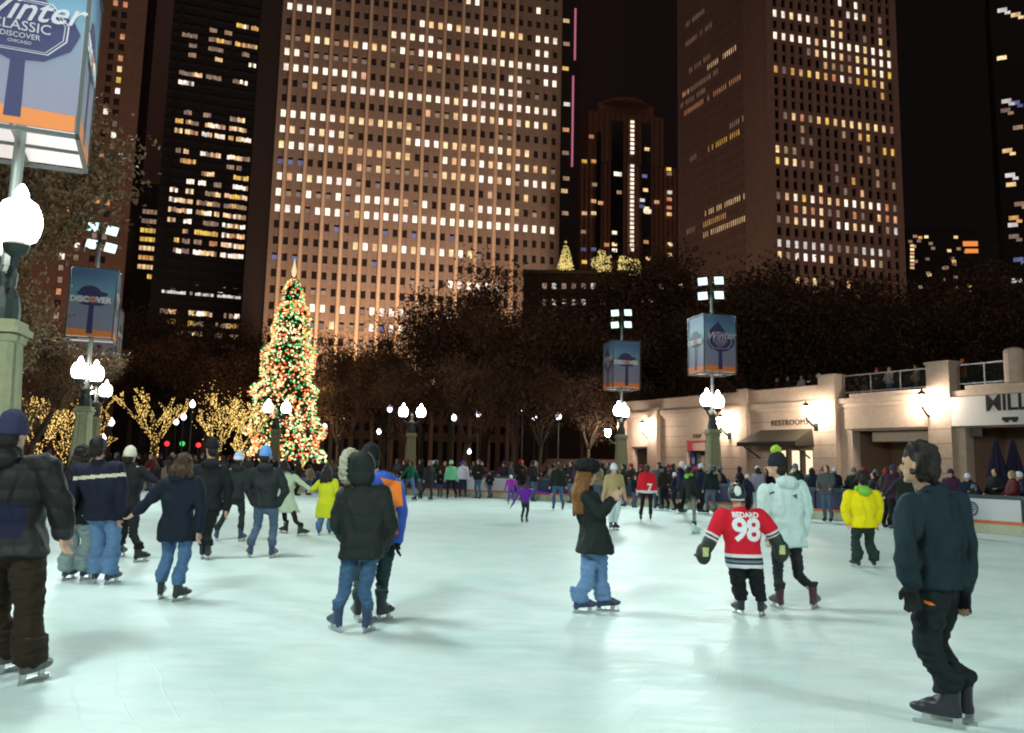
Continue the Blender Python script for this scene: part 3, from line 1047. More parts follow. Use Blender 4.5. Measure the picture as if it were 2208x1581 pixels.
def make_post(name, label, loc, rz_globe, banner=None, flood_aim=None, first='A', group=None, near=False):
    t = thing(name, label, 'lamp post', loc, 0, group)
    # tapered square column with chamfered fluting
    b = MB()
    rings = []
    for z, r in ((0, .50), (.35, .50), (.36, .42), (.5, .40), (3.0, .27), (3.02, .30), (3.1, .32), (3.12, .28)):
        pts = []
        for k in range(4):
            a = R(45 + 90 * k) + R(12)
            for da, f in ((-R(38), .80), (-R(30), .83), (-R(22), .77), (-R(8), 1.0), (R(8), 1.0), (R(22), .77), (R(30), .83)):
                pts.append((math.cos(a + da) * r * f * 1.12, math.sin(a + da) * r * f * 1.12, z))
        rings.append(pts)
    b.loft(rings)
    b.build('column', sage, t)
    b = MB()
    b.box(-.31, .31, -.31, .31, 3.125, 3.21, M=Matrix.Rotation(R(12), 4, 'Z'))
    b.box(-.26, .26, -.26, .26, 3.212, 3.30, M=Matrix.Rotation(R(12), 4, 'Z'))
    b.build('capital', sage, t)
    b = MB()
    b.lathe([(.22, 3.30), (.22, 3.42), (.22, 3.46), (.2, 3.6), (.14, 3.75), (.15, 3.95), (.09, 4.05)], n=14)
    ca, sa = math.cos(rz_globe), math.sin(rz_globe)
    for s in (-1, 1):
        P = [Vector((ca * x * s, sa * x * s, z)) for x, z in ((0.05, 3.95), (.25, 3.88), (.45, 3.98), (.52, 4.12))]
        b.tube(P, [.05, .045, .045, .05], 8)
        c_ = (ca * .52 * s, sa * .52 * s, 0)
        b.lathe([(.05, 4.08), (.14, 4.14), (.17, 4.24), (.15, 4.28)], c_, 12)
        P = [Vector((ca * x * s, sa * x * s, z)) for x, z in ((0.12, 3.8), (.2, 3.68), (.33, 3.72), (.33, 3.85))]
        b.tube(P, [.03, .025, .025, .02], 6)
    b.build('lantern_arm', iron, t)
    for s in (-1, 1):
        b = MB()
        c_ = (ca * .52 * s, sa * .52 * s, 0)
        b.lathe([(.14, 4.282), (.22, 4.32), (.26, 4.41), (.28, 4.52), (.275, 4.62), (.24, 4.72), (.20, 4.80), (.12, 4.85), (.085, 4.89), (.09, 4.93), (.06, 5.0), (.02, 5.06)], c_, 18)
        b.build('globe', globe_m, t, smooth=True)
    if banner is None:
        b = MB()
        b.lathe([(.06, 4.04), (.05, 4.3), (.08, 4.34), (.02, 4.5)], n=10)
        b.build('finial', iron, t)
        return t
    b = MB()
    b.lathe([(.075, 4.04), (.065, 8.6), (.055, 9.3)], n=12)
    b.build('pole', polem, t)
    Mb = Matrix.Rotation(banner, 4, 'Z')
    h = S / 2
    z0 = 5.75
    b = MB()
    for z in (z0 - .03, z0 + BH + .02):
        for k in range(4):
            M = Mb @ Matrix.Rotation(R(90 * k), 4, 'Z')
            b.box(-h - .02, h + .02, -h - .02, -h + .03, z - .03, z + .025, M=M)
    for k in range(4):
        M = Mb @ Matrix.Rotation(R(90 * k), 4, 'Z')
        b.box(-h - .015, -h + .035, -h - .015, -h + .035, z0, z0 + BH - .01, M=M)
        b.box(-.02, .02, -h, -.05, z0 - .02, z0 + .02, M=M)
        b.box(-.02, .02, -h, -.05, z0 + BH - .0, z0 + BH + .02, M=M)
    b.build('banner_frame', frame_m, t)
    for k in range(4):
        kind = first if k % 2 == 0 else ('B' if first == 'A' else 'A')
        b = MB()
        b.box(-h + .04, h - .04, 0, .012, 0, BH - .04)
        b.box(-h + .04, h - .04, .014, .022, 0, BH - .04, 1)
        pn = b.build('banner', [print_m, inner_m], t)
        Mk = Mb @ Matrix.Rotation(R(90 * k), 4, 'Z') @ Matrix.Translation((0, -h - .0, z0 + .02))
        pn.matrix_basis = Mk
        panel_art(pn, kind, h - .045)
    # flood lights
    az = flood_aim
    Mf = Matrix.Translation((0, 0, 9.25)) @ Matrix.Rotation(az, 4, 'Z')
    b = MB()
    b.box(-.5, .5, -.04, .04, -.05, .03, M=Mf)
    b.box(-.5, .5, -.04, .04, .62, .70, M=Mf)
    b.box(-.04, .04, -.05, .05, -.2, .72, M=Mf)
    b.build('bracket', iron, t)
    for sx_ in (-1, 1):
        for zz in (.0, .66):
            Mh = Mf @ Matrix.Translation((sx_ * .36, -.12, zz)) @ Matrix.Rotation(R(28), 4, 'X') @ Matrix.Rotation(R(-10 * sx_), 4, 'Z')
            b = MB()
            b.box(-.23, .23, .0, .1, -.2, .2, 0, M=Mh)
            for k in range(5):
                b.box(-.2 + k * .09, -.17 + k * .09, .1, .15, -.18, .18, 0, M=Mh)
            hd = b.build('floodlight', iron, t)
            b = MB()
            b.box(-.2, .2, -.012, -.002, -.17, .17, 0, M=Mh)
            b.build('led_panel', led_m, hd)
    return t
def post_at(px, py, z):
    """place a post by the pixel of a point of known height"""
    d = ray(px, py)
    p = CAM + d * ((z - CAMZ) / d.z)
    return Vector((p.x, p.y, 0))
posts = []
FC = (0.82, 1.0, 0.955)
def flood(loc, aimpt, power, size=1.4, col=FC, ang=150):
    return spot('rink_floodlight', Vector((loc.x, loc.y, 9.55)) + (Vector(aimpt) - Vector((loc.x, loc.y, 9.5))).normalized() * .55, aimpt, power, col, size, ang, 0.9)
pL1 = at(8, 640, 11.3)
pL1.z = 0
pL2 = post_at(190, 800, 4.6)
pL3 = post_at(209, 838, 4.6)
pL4 = post_at(1340, 885, 4.6)
pL5 = post_at(1536, 862, 4.6)
pL6 = post_at(598, 878, 4.6)
pL7 = post_at(889, 887, 4.6)
def aim_az(p, q=(3, 16)):
    return math.atan2(q[1] - p.y, q[0] - p.x) + R(90)
make_post('rink_lamp_post', 'nearest lamp post at the left edge, lettered banner box high above bright globes', pL1, R(130), banner=R(22), flood_aim=aim_az(pL1), first='A', group='lamp posts round the rink')
make_post('rink_lamp_post', 'nearer of the two banner lamp posts standing behind the striped jacket skater', pL2, R(86), banner=R(20), flood_aim=aim_az(pL2), first='B', group='lamp posts round the rink')
make_post('rink_lamp_post', 'farther left banner lamp post, its banner half hidden behind the nearer one', pL3, R(70), banner=R(17), flood_aim=aim_az(pL3), first='A', group='lamp posts round the rink')
make_post('rink_lamp_post', 'banner lamp post beside the dark doorway at the far end of the stone pavilion', pL4, R(66), banner=R(13), flood_aim=aim_az(pL4, (-6, 10)), first='B', group='lamp posts round the rink')
make_post('rink_lamp_post', 'banner lamp post before the pavilion between poster window and restroom awning', pL5, R(50), banner=R(14), flood_aim=aim_az(pL5, (-4, 6)), first='A', group='lamp posts round the rink')
make_post('rink_lamp_post', 'twin globe lamp post without banner standing before the christmas tree', pL6, R(2), group='lamp posts round the rink')
make_post('rink_lamp_post', 'twin globe lamp post without banner right of the couple, before the dark trees', pL7, R(2), group='lamp posts round the rink')
FP = 5900
flood(pL1, (2, 12, 0), FP * .75)
flood(pL2, (-2, 18, 0), FP)
flood(pL3, (-2, 22, 0), FP)
flood(pL4, (0, 22, 0), FP * 1.2)
flood(pL5, (1, 17, 0), FP * 1.2)
# two more rink posts stand behind the photographer's back
pB1 = Vector((-5.2, -2.5, 0))
pB2 = Vector((15.5, -6.0, 0))
make_post('rink_lamp_post', 'banner lamp post standing behind the viewer near the left end of the rink', pB1, R(30), banner=R(10), flood_aim=aim_az(pB1), first='A')
make_post('rink_lamp_post', 'banner lamp post standing behind the viewer at the right end of the rink', pB2, R(120), banner=R(30), flood_aim=aim_az(pB2), first='B')
flood(pB1, (3, 16, 0), FP * 1.0)
flood(pB2, (2, 16, 0), FP * 1.1)
# ---- small street lamps in the park beyond
def street_lamp(px, py, Y, label, col=None, h_=None):
    p = at(px, py, Y)
    t = thing('street_lamp', label, 'street lamp', (p.x, p.y, 0), 0, 'street lamps in the park beyond the rink')
    b = MB()
    b.lathe([(.16, 0), (.14, .5), (.06, .6), (.05, p.z - .25), (.1, p.z - .2)], n=8)
    b.build('pole', iron, t)
    b = MB()
    b.lathe([(.09, p.z - .2), (.2, p.z - .05), (.2, p.z + .1), (.1, p.z + .25), (.02, p.z + .36)], n=10)
    b.build('globe', col or globe_far, t, smooth=True)
for (x, y, Y, lb) in (
        (738, 904, 72, 'small street lamp just right of the christmas tree at half height'), (841, 883, 66, 'street lamp left of the middle twin globe post'), (817, 932, 80, 'lower faint street lamp between tree and middle twin globe post'),
        (733, 943, 84, 'lowest faint street lamp right of the christmas tree'), (700, 921, 76, 'street lamp touching the right edge of the christmas tree'), (979, 902, 68, 'first street lamp right of the middle twin globe post'),
        (1031, 894, 70, 'second street lamp right of the middle twin globe post'), (1127, 881, 64, 'brightest and tallest street lamp in the gap before the pavilion'), (1153, 902, 74, 'small street lamp just right of the tallest park lamp'),
        (1204, 899, 62, 'street lamp above the fur hatted skater'), (240, 912, 60, 'street lamp between the banner posts and the golden wrapped tree'), (415, 873, 62, 'highest street lamp of the slanting row of three'),
        (396, 900, 68, 'middle street lamp of the slanting row of three'), (380, 911, 74, 'lowest street lamp of the slanting row of three'), (84, 893, 58, 'street lamp among golden lit branches above the left beanie'),
        (222, 946, 62, 'low street lamp over the striped jacket skater'), (1012, 975, 95, 'faint far street lamp low between the trees')):
    street_lamp(x, y, Y, lb)
# round red and green signal lights
for (x, y, c_, cn) in ((360, 957, (1, 0.02, 0.03), 'round red light left of the green one beyond the crowd'), (393, 957, (0.03, 0.6, 0.12), 'round green light between two red ones beyond the crowd'), (428, 960, (1, 0.02, 0.04), 'round red light beside the tall black clad skater')):
    p = at(x, y, 70)
    t = thing('signal_light', cn, 'signal light', (p.x, p.y, 0), 0, 'coloured round lights beyond the crowd')
    b = MB()
    b.lathe([(.08, 0), (.06, p.z - .3)], n=8)
    b.build('pole', iron, t)
    b = MB()
    b.ball((0, 0, p.z), .21, 12, 8)
    b.build('lens', emit('signal_' + cn[6:9], c_, 1.3), t, smooth=True)
# ================================================================== TREES
bark = mat('bark', (0.075, 0.055, 0.04), 0.9, bump=0.6, bscale=9, var=0.25, vscale=4)
def leafmat(name, a, b_, rough=0.7):
    m = bpy.data.materials.new(name)
    m.use_nodes = True
    t = m.node_tree
    b = t.nodes['Principled BSDF']
    gi = t.nodes.new('ShaderNodeNewGeometry')
    tcn = t.nodes.new('ShaderNodeTexCoord')
    n = t.nodes.new('ShaderNodeTexNoise')
    n.inputs['Scale'].default_value = 0.45
    n.inputs['Detail'].default_value = 3
    t.links.new(tcn.outputs['Object'], n.inputs[0])
    ad = t.nodes.new('ShaderNodeMath')
    ad.operation = 'MULTIPLY_ADD'
    ad.inputs[1].default_value = 0.45
    t.links.new(gi.outputs['Random Per Island'], ad.inputs[0])
    mm = t.nodes.new('ShaderNodeMapRange')
    mm.inputs[1].default_value = 0.38
    mm.inputs[2].default_value = 0.62
    mm.inputs[4].default_value = 0.6
    t.links.new(n.outputs['Fac'], mm.inputs[0])
    t.links.new(mm.outputs[0], ad.inputs[2])
    r = t.nodes.new('ShaderNodeMix')
    r.data_type = 'RGBA'
    r.inputs[6].default_value = (*a, 1)
    r.inputs[7].default_value = (*b_, 1)
    t.links.new(ad.outputs[0], r.inputs[0])
    t.links.new(r.outputs[2], b.inputs['Base Color'])
    b.inputs['Roughness'].default_value = rough
    return m
leaf_brown = leafmat('autumn_leaves', (0.035, 0.02, 0.013), (0.17, 0.082, 0.04))
leaf_olive = leafmat('olive_leaves', (0.03, 0.02, 0.013), (0.13, 0.075, 0.033))
leaf_warm = leafmat('ochre_leaves', (0.07, 0.045, 0.02), (0.26, 0.15, 0.06))
def grow(rng, H, spread, levels=4, trunk=0.28, fork=.32):
    """returns branch polylines and tips"""
    br, tips = [], []
    def rec(p, d, L, r, lv):
        q = p + d * L * .5 + Vector((rng.uniform(-1, 1), rng.uniform(-1, 1), 0)) * L * .06
        e = p + d * L
        br.append(([p, q, e], [r, r * .85, r * .68], lv))
        if lv >= levels:
            tips.append((e, d))
            return
        n = rng.choice((3, 4)) if lv == 0 else rng.choice((2, 3, 3))
        for k in range(n):
            a = 2 * math.pi * (k + rng.random() * .7) / n
            tilt = rng.uniform(.3, .75) * (spread if lv < 2 else 1)
            ax = Vector((math.cos(a), math.sin(a), 0))
            nd = (d * math.cos(tilt) + ax * math.sin(tilt) + Vector((0, 0, .12))).normalized()
            rec(e if rng.random() < .7 else q, nd, L * rng.uniform(.62, .86), r * .62, lv + 1)
            if lv >= 2:
                tips.append((p + (e - p) * rng.random(), nd))
    rec(Vector((0, 0, 0)), Vector((rng.uniform(-.04, .04), rng.uniform(-.04, .04), 1)).normalized(), H * fork, trunk, 0)
    return br, tips
def tree_meshes(seed, H, spread=1.0, levels=4, leaves=5000, lsize=.16, clump=.9, trunk=.28, fork=.3, n=6):
    rng = random.Random(seed)
    br, tips = grow(rng, H, spread, levels, trunk, fork)
    mt = MB()
    for P, r, lv in br:
        mt.tube(P, [max(x, .012) for x in r], n if lv < 2 else 4)
    ml = MB()
    zmax = max(t[0].z for t in tips)
    s = H / zmax
    for k in range(leaves):
        e, d = rng.choice(tips)
        o = Vector((rng.gauss(0, 1), rng.gauss(0, 1), rng.gauss(0, .8))) * clump * .55
        c = e + o
        if c.z < H * .12:
            continue
        a = Vector((rng.gauss(0, 1), rng.gauss(0, 1), rng.gauss(0, 1))).normalized()
        b_ = a.cross(Vector((rng.gauss(0, 1), rng.gauss(0, 1), rng.gauss(0, 1)))).normalized()
        z = lsize * rng.uniform(.6, 1.4)
        ml.face([c - a * z, c + b_ * z * .5, c + a * z, c - b_ * z * .5])
    me1, me2 = mt.mesh('trunk'), ml.mesh('crown')
    M = Matrix.Scale(s * .96, 4)
    me1.transform(M)
    me2.transform(M)
    me1.shade_smooth()
    return me1, me2
protos = [tree_meshes(11, 16, 1.15, 5, 19000, .125, 1.25, .3), tree_meshes(23, 16, 1.3, 5, 22000, .12, 1.35, .32), tree_meshes(35, 16, 1.0, 5, 16000, .13, 1.1, .28), tree_meshes(48, 16, 1.25, 5, 10000, .115, 1.0, .26)]
for k, (a, b_) in enumerate(protos):
    a.materials.append(bark)
    b_.materials.append([leaf_brown, leaf_olive, leaf_brown, leaf_brown][k])
def put_tree(k, px, topy, Y, label, group='bare and brown trees beyond the rink', wid=1.0, rz=None):
    top = at(px, topy, Y)
    s = top.z / 16.0
    t = thing('park_tree', label, 'tree', (top.x, top.y, 0), rz if rz is not None else random.uniform(0, 6.28), group)
    t.scale = (s * wid, s * wid, s)
    link(bpy.data.objects.new('trunk', protos[k][0]), t)
    link(bpy.data.objects.new('crown', protos[k][1]), t)
    return t
TR = [(300, 672, 84, 0, 'tree behind the golden wrapped tree at left'), (395, 660, 92, 3, 'thin tree before the black glass tower'), (500, 668, 86, 3, 'thin tree just left of the christmas tree'), (458, 730, 74, 0, 'lower tree left of the christmas tree'),
      (235, 700, 78, 2, 'tree behind the left banner posts'), (765, 742, 70, 0, 'rounded tree right of the christmas tree'), (842, 722, 76, 1, 'tree above the middle twin globe post'), (925, 655, 84, 3, 'tree through which the lit grid tower shows'),
      (975, 640, 78, 2, 'tree right of the middle twin globe post'), (1050, 600, 86, 1, 'tall dense tree below the grid tower corner'), (1110, 640, 72, 0, 'broad dark tree behind the tallest park lamp'), (1180, 655, 78, 3, 'thin tree before the low windowed block'),
      (1255, 660, 74, 3, 'tree left of the pavilion end banner post'), (1330, 590, 92, 1, 'tree under the golden roof lights'), (1420, 590, 88, 0, 'dark tree between the two right banner posts'), (1510, 640, 80, 2, 'tree behind the right banner post'),
      (1620, 548, 84, 1, 'tall dark tree in front of the ribbed tower foot'), (1705, 575, 90, 0, 'dark tree behind the pavilion awning bay'), (1790, 590, 80, 2, 'dark tree behind the pavilion terrace railing'), (1880, 585, 86, 3, 'thin dark tree with window lights showing through'),
      (1960, 600, 76, 1, 'dark tree behind the near pavilion pier'), (2060, 590, 74, 0, 'dark tree behind the second terrace railing'), (2150, 600, 70, 2, 'dark tree at the right edge behind the pavilion'), (880, 780, 62, 2, 'small tree behind the middle twin globe post'),
      (1010, 770, 60, 0, 'small brown tree left of the tallest park lamp'), (1170, 780, 60, 2, 'small brown tree above the fur hatted skater'), (735, 790, 66, 2, 'small dark tree touching the christmas tree'), (1270, 800, 66, 0, 'small tree beside the pavilion end'), (560, 760, 80, 2, 'dark tree directly behind the christmas tree'), (2260, 560, 74, 1, 'dark tree cut by the right edge')]
for (x, ty, Y, k, lb) in TR:
    put_tree(k, x, ty, Y, lb, wid=1.0)
# large near tree with fine twigs behind the left post
m1, m2 = tree_meshes(77, 10.2, .95, 5, 30000, .06, .6, .26, .26)
m1.materials.append(bark)
m2.materials.append(leaf_warm)
p = at(-75, 900, 21)
t = thing('park_tree', 'large ochre brown tree close behind the left edge lamp post', 'tree', (p.x, p.y, 0), 1.1)
mobj('trunk', m1, t)
mobj('crown', m2, t)
p = at(75, 900, 36)
t = thing('park_tree', 'ochre leafed tree between the near left lamp post and the banner posts', 'tree', (p.x, p.y, 0), 2.6)
t.scale = (.62, .62, .66)
link(bpy.data.objects.new('trunk', m1), t)
link(bpy.data.objects.new('crown', m2), t)
# ---- golden light wrapped trees
gold = emit('gold_bulb', (1.0, 0.64, 0.17), 1.9)
def bulbs(mb, c, r, mi=0):
    v = [c + Vector(q) * r for q in ((1, 0, 0), (-1, 0, 0), (0, 1, 0), (0, -1, 0), (0, 0, 1), (0, 0, -1))]
    for q in ((0, 2, 4), (2, 1, 4), (1, 3, 4), (3, 0, 4), (2, 0, 5), (1, 2, 5), (3, 1, 5), (0, 3, 5)):
        mb.face([v[i] for i in q], mi)
def golden_tree(px, topy, Y, seed, label, dens=1.0, lv=3, twigs=0):
    rng = random.Random(seed)
    top = at(px, topy, Y)
    H = top.z
    br, tips = grow(rng, H, 1.0, lv, .22, .34)
    zm = max(t_[0].z for t_ in tips)
    s = H / zm
    t = thing('light_wrapped_tree', label, 'tree', (top.x, top.y, 0), 0, 'trees wrapped in golden lights')
    mt, mbb = MB(), MB()
    for P, r, l in br:
        P = [q * s for q in P]
        mt.tube(P, [max(x * s, .02) for x in r], 6)
        L = (P[2] - P[0]).length
        nb = int(L * 26 * dens)
        for k in range(nb):
            f = rng.random()
            c = P[0].lerp(P[1], f * 2) if f < .5 else P[1].lerp(P[2], f * 2 - 1)
            rr_ = (r[0] * (1 - f) + r[2] * f) * s + .03
            a = rng.random() * 6.283
            bulbs(mbb, c + Vector((math.cos(a) * rr_, math.sin(a) * rr_, rng.uniform(-.03, .03))), .029 if l else .034)
    for k in range(twigs):
        e, d = rng.choice(tips)
        c = e * s + Vector((rng.gauss(0, .5), rng.gauss(0, .5), rng.gauss(0, .5)))
        bulbs(mbb, c, .026)
    o1 = mt.build('trunk', bark, t, smooth=True)
    o2 = mbb.build('string_lights', gold, t)
    o2['kind'] = 'stuff'
golden_tree(345, 842, 56, 3, 'golden light wrapped tree left of the round red light', 1.3)
golden_tree(478, 850, 54, 9, 'golden light wrapped tree behind the tall black clad skater', 1.6, 3, 300)
golden_tree(530, 868, 57, 4, 'golden light wrapped tree touching the left foot of the christmas tree', 1.5)
golden_tree(90, 858, 44, 15, 'golden light wrapped tree behind the left beanie', 1.5)
golden_tree(140, 862, 47, 17, 'golden light wrapped tree left of the banner post column', 1.1)
golden_tree(222, 858, 52, 21, 'thin golden light wrapped tree right of the banner post column', .8)
# golden roof shrubs on the low block
def roof_shrub(px, y0, y1, wpx, Y, label, cone=False, seed=0):
    rng = random.Random(seed)
    a, b_ = at(px, y1, Y), at(px, y0, Y)
    W = wpx / FPX * Y / 2
    h_ = b_.z - a.z
    t = thing('roof_light_tree', label, 'lit tree', (a.x, a.y, a.z), 0, 'golden lit trees on the low roof')
    mbb, mt = MB(), MB()
    mt.tube([(0, 0, -1.2), (0, 0, h_ * .8)], [.12, .05], 6)
    for k in range(5):
        an = k * 1.3
        mt.tube([(0, 0, h_ * .2), (math.cos(an) * W * .6, math.sin(an) * W * .4, h_ * .6)], [.05, .02], 5)
    for k in range(520 if not cone else 480):
        while True:
            x, y, z = rng.uniform(-1, 1), rng.uniform(-1, 1), rng.uniform(0, 1)
            lim = (1 - z) * .9 + .08 if cone else math.sqrt(max(0, 1 - (z * 1.6 - .6) ** 2)) * (.8 + .2 * math.sin(7 * x + seed))
            if math.hypot(x, y) < lim and (z < .2 or math.hypot(x, y) > lim * .6 or rng.random() < .5):
                break
        bulbs(mbb, Vector((x * W, y * W * .8, z * h_)), .095)
    mt.build('trunk', bark, t)
    o = mbb.build('string_lights', emit('roof_gold', (1.0, 0.76, 0.25), .85), t)
    o['kind'] = 'stuff'
roof_shrub(1219, 515, 580, 40, 146, 'golden lit cone tree on the low roof beside the grid tower', True, 1)
roof_shrub(1298, 538, 586, 48, 146, 'golden lit round roof tree in the middle', False, 2)
roof_shrub(1345, 552, 584, 50, 146, 'wide golden lit roof bush right of the middle one', False, 3)
roof_shrub(1370, 556, 594, 36, 144, 'golden lit roof bush at the right end, hanging lowest', False, 5)
# gold cluster on the left behind the near banner
p = at(218, 300, 60)
# ---- christmas tree
p = at(610, 1000, 62)
ct = thing('christmas_tree', 'tall christmas tree covered in red, green and warm lights', 'christmas tree', (p.x, p.y, 0))
Hc = at(628, 600, 62).z
rng = random.Random(5)
b = MB()
b.tube([(0, 0, 0), (0, 0, Hc * .98)], [.3, .04], 8)
b.build('trunk', bark, ct)
needle = mat('fir_needles', (0.03, 0.085, 0.03), 0.8)
b = MB()
lb_ = MB()
def crad(f):
    return (1 - f) ** 0.55 * 2.75 * (1 + .10 * math.sin(f * 34) + .06 * math.sin(f * 61 + 1)) + .06
for k in range(7500):
    f = rng.random() ** 1.35
    a = rng.random() * 6.283
    r_ = crad(f) * rng.uniform(.35, 1.0) * (1 + .1 * math.sin(a * 3 + f * 9))
    z = f * Hc * .97 + .5
    c = Vector((math.cos(a) * r_, math.sin(a) * r_, z))
    d = Vector((math.cos(a), math.sin(a), -.35)).normalized()
    sd = Vector((-math.sin(a), math.cos(a), rng.uniform(-.4, .4)))
    L = .42 * (1 - f * .6)
    b.face([c - d * L, c + sd * .13, c + d * L, c - sd * .13])
fol = b.build('foliage', needle, ct)
fol['kind'] = 'stuff'
cols = [emit('bulb_warm', (1.0, 0.72, 0.38), 2.2), emit('bulb_red', (1.0, 0.10, 0.03), 1.5), emit('bulb_green', (0.06, 0.75, 0.22), 1.1), emit('bulb_orange', (1.0, 0.36, 0.06), 1.6), emit('bulb_pale', (0.75, 1.0, 0.5), 1.3)]
for k in range(6200):
    f = rng.random() ** 1.5
    a = rng.random() * 6.283
    r_ = crad(f) * rng.uniform(.86, 1.04) * (1 + .1 * math.sin(a * 3 + f * 9))
    c = Vector((math.cos(a) * r_, math.sin(a) * r_, f * Hc * .97 + .4))
    g_ = noise.noise(c * .8)
    if g_ < -.28 and rng.random() < .6:
        continue
    wts = [2.0 + (1 - f) * 1.2, 3.0 + 3 * g_, 3.2 - 3 * g_, 1.8, 1.0 + (1 - f)]
    bulbs(lb_, c, rng.uniform(.06, .105), rng.choices(range(5), wts)[0])
o = lb_.build('string_lights', cols, ct)
o['kind'] = 'stuff'
b = MB()
b.lathe([(.02, Hc - .1), (.16, Hc + .25), (.2, Hc + .55), (.1, Hc + .95), (.02, Hc + 1.45)], n=8)
b.build('star', emit('star_gold', (1.0, 0.78, 0.42), .95), ct)
b = MB()
b.lathe([(2.9, 0), (2.9, .6), (2.7, .7)], n=24)
b.build('planter', mat('red_planter', (0.2, 0.03, 0.02), .7), ct)
for k, f in enumerate((.08, .25, .45, .68)):
    for a in (0, 2.1, 4.2):
        l = bpy.data.lights.new('tree_light', 'POINT')
        l.energy = 130 * (1 - f * .6)
        l.color = (1, .72, .4)
        l.shadow_soft_size = .25
        o = bpy.data.objects.new('tree_light', l)
        COL.objects.link(o)
        o.location = Vector((p.x, p.y, 0)) + Vector((math.cos(a + k) * crad(f) * 1.15, math.sin(a + k) * crad(f) * 1.15, f * Hc + .5))
# ================================================================== PAVILION
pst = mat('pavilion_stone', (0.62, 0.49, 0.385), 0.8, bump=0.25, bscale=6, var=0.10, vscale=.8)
A_ = at(2208, 1000, 38)
B_ = at(1400, 1000, 61)
dvp = Vector((A_.x - B_.x, A_.y - B_.y, 0)).normalized()
FPv = Face(1400, 1000, 61, (dvp.x, dvp.y), None)
pav = thing('pavilion', 'long pale stone park pavilion with wall lanterns and a terrace on top', 'building', FPv.o)
def U(x, y=950):
    return FPv.uz(x, y)[0]
def Z(x, y):
    return FPv.uz(x, y)[1]
def pbx(mb, u0, u1, z0, z1, n0, n1, mi=0):
    FPv.box(mb, u0, u1, z0, z1, n0, n1, mi)
zc = Z(1700, 850) - .35   # cornice top
print('PAV z', Z(1450, 862), Z(1800, 822), Z(2040, 785), Z(1830, 850), Z(2100, 815), Z(1700, 900), Z(1900, 930), Z(2100, 918))
ztop = 6.35
uEnd = U(2208) + 9
wl = MB()
# wall segments with openings: (px0, px1, zbottom opening top) ; openings as list
ops = [(1366, 1400, 0, 2.95), (1481, 1532, 0.9, 3.35), (1665, 1752, 0, 2.75), (1838, 2003, 0, 3.75), (2082, 2300, 0, 3.75)]
cur = U(1338)
for (x0, x1, zb_, zt) in ops:
    a, c_ = U(x0), U(x1) if x1 < 2250 else uEnd
    pbx(wl, cur, a, 0, 5.0, -.6, 0)
    pbx(wl, a, c_, zt, 5.0, -.6, 0)
    if zb_ > 0:
        pbx(wl, a, c_, 0, zb_, -.6, 0)
    cur = c_
# entablature and cornice
pbx(wl, U(1338), uEnd, 5.0, 5.22, -.6, .10)
pbx(wl, U(1338), uEnd, 5.222, 5.5, -.6, .22)
pbx(wl, U(1338), U(1775), 5.502, ztop - .12, -.6, .12)
pbx(wl, U(1338), U(1775), ztop - .118, ztop, -.65, .2)
pbx(wl, U(1838), U(2010), 5.502, 5.72, -.6, .14)
pbx(wl, U(2090), uEnd, 5.502, 5.72, -.6, .14)
pbx(wl, U(1338), uEnd, 0, 5.4, -9, -8.6)
wl.build('wall', pst, pav)
for (x0, x1, zt) in ((1404, 1424, 5.6), (1602, 1618, 6.36), (1776, 1812, 6.75), (2012, 2062, 6.85)):
    pr = MB()
    pbx(pr, U(x0), U(x1), 0, zt, -.5, .34)
    pbx(pr, U(x0) - .06, U(x1) + .06, zt, zt + .12, -.5, .40)
    pr.build('pier', pst, pav)
c0 = U(2190)
pr = MB()
pr.tube([FPv.M @ Vector((c0 + .2, .1, 5.7)), FPv.M @ Vector((c0 + .2, .1, 7.1))], [.42, .42], 14)
pr.ball(FPv.M @ Vector((c0 + .2, .1, 7.1)), .42, 14, 8, 0, (1, 1, .45))
pr.build('pier', pst, pav)
pr = MB()
pbx(pr, U(1338), U(1352), 0, 5.3, -.5, .3)
pr.build('pier', pst, pav)
dk = mat('stone_joint', (0.2, 0.12, 0.085), .9)
for zj in (.9, 1.6, 2.3, 3.0, 3.7, 4.4):
    for (x0, x1) in ((1425, 1480), (1533, 1601), (1619, 1664), (1753, 1775)):
        jm = MB()
        pbx(jm, U(x0), U(x1), zj, zj + .025, -.01, .004)
        jm.build('masonry_joint', dk, pav)
    for (x0, x1) in ((1777, 1811), (2014, 2060)):
        jm = MB()
        pbx(jm, U(x0), U(x1), zj, zj + .025, .33, .344)
        jm.build('masonry_joint', dk, pav)
# roof slab / terrace floor
rf = MB()
pbx(rf, U(1338), uEnd, 5.2, 5.45, -9, -.62)
rf.build('terrace_floor', mat('terrace_floor', (.2, .17, .15), .8), pav)
# bays: recessed interior walls
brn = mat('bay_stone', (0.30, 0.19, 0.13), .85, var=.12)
by = MB()
for (x0, x1) in ((1838, 2003),):
    a, c_ = U(x0), U(x1)
    pbx(by, a - .1, c_ + .1, 0, 5.0, -3.4, -3.1)
    pbx(by, a - .3, a - .02, 0, 4.9, -3.1, -.62)
a, c_ = U(2082), uEnd
pbx(by, a - .1, c_, 0, 5.0, -3.4, -3.1)
pbx(by, a - .3, a - .02, 0, 4.9, -3.1, -.62)
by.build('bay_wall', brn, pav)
dr = MB()
darkdoor = mat('door_dark', (0.02, 0.016, 0.014), .4)
pbx(dr, U(1366) + .03, U(1400) - .03, 0, 2.92, -.5, -.35)
pbx(dr, U(1366) - .1, U(1400) + .1, 2.952, 3.06, -.02, .05)
dr.build('door', darkdoor, pav)
dr = MB()
for k in range(4):
    uu = U(1880) + k * .95
    pbx(dr, uu, uu + .85, 0, 2.9, -3.08, -3.0)
pbx(dr, U(1875), U(1875) + 4, 2.9, 3.05, -3.08, -2.95)
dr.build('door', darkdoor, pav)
ln = MB()
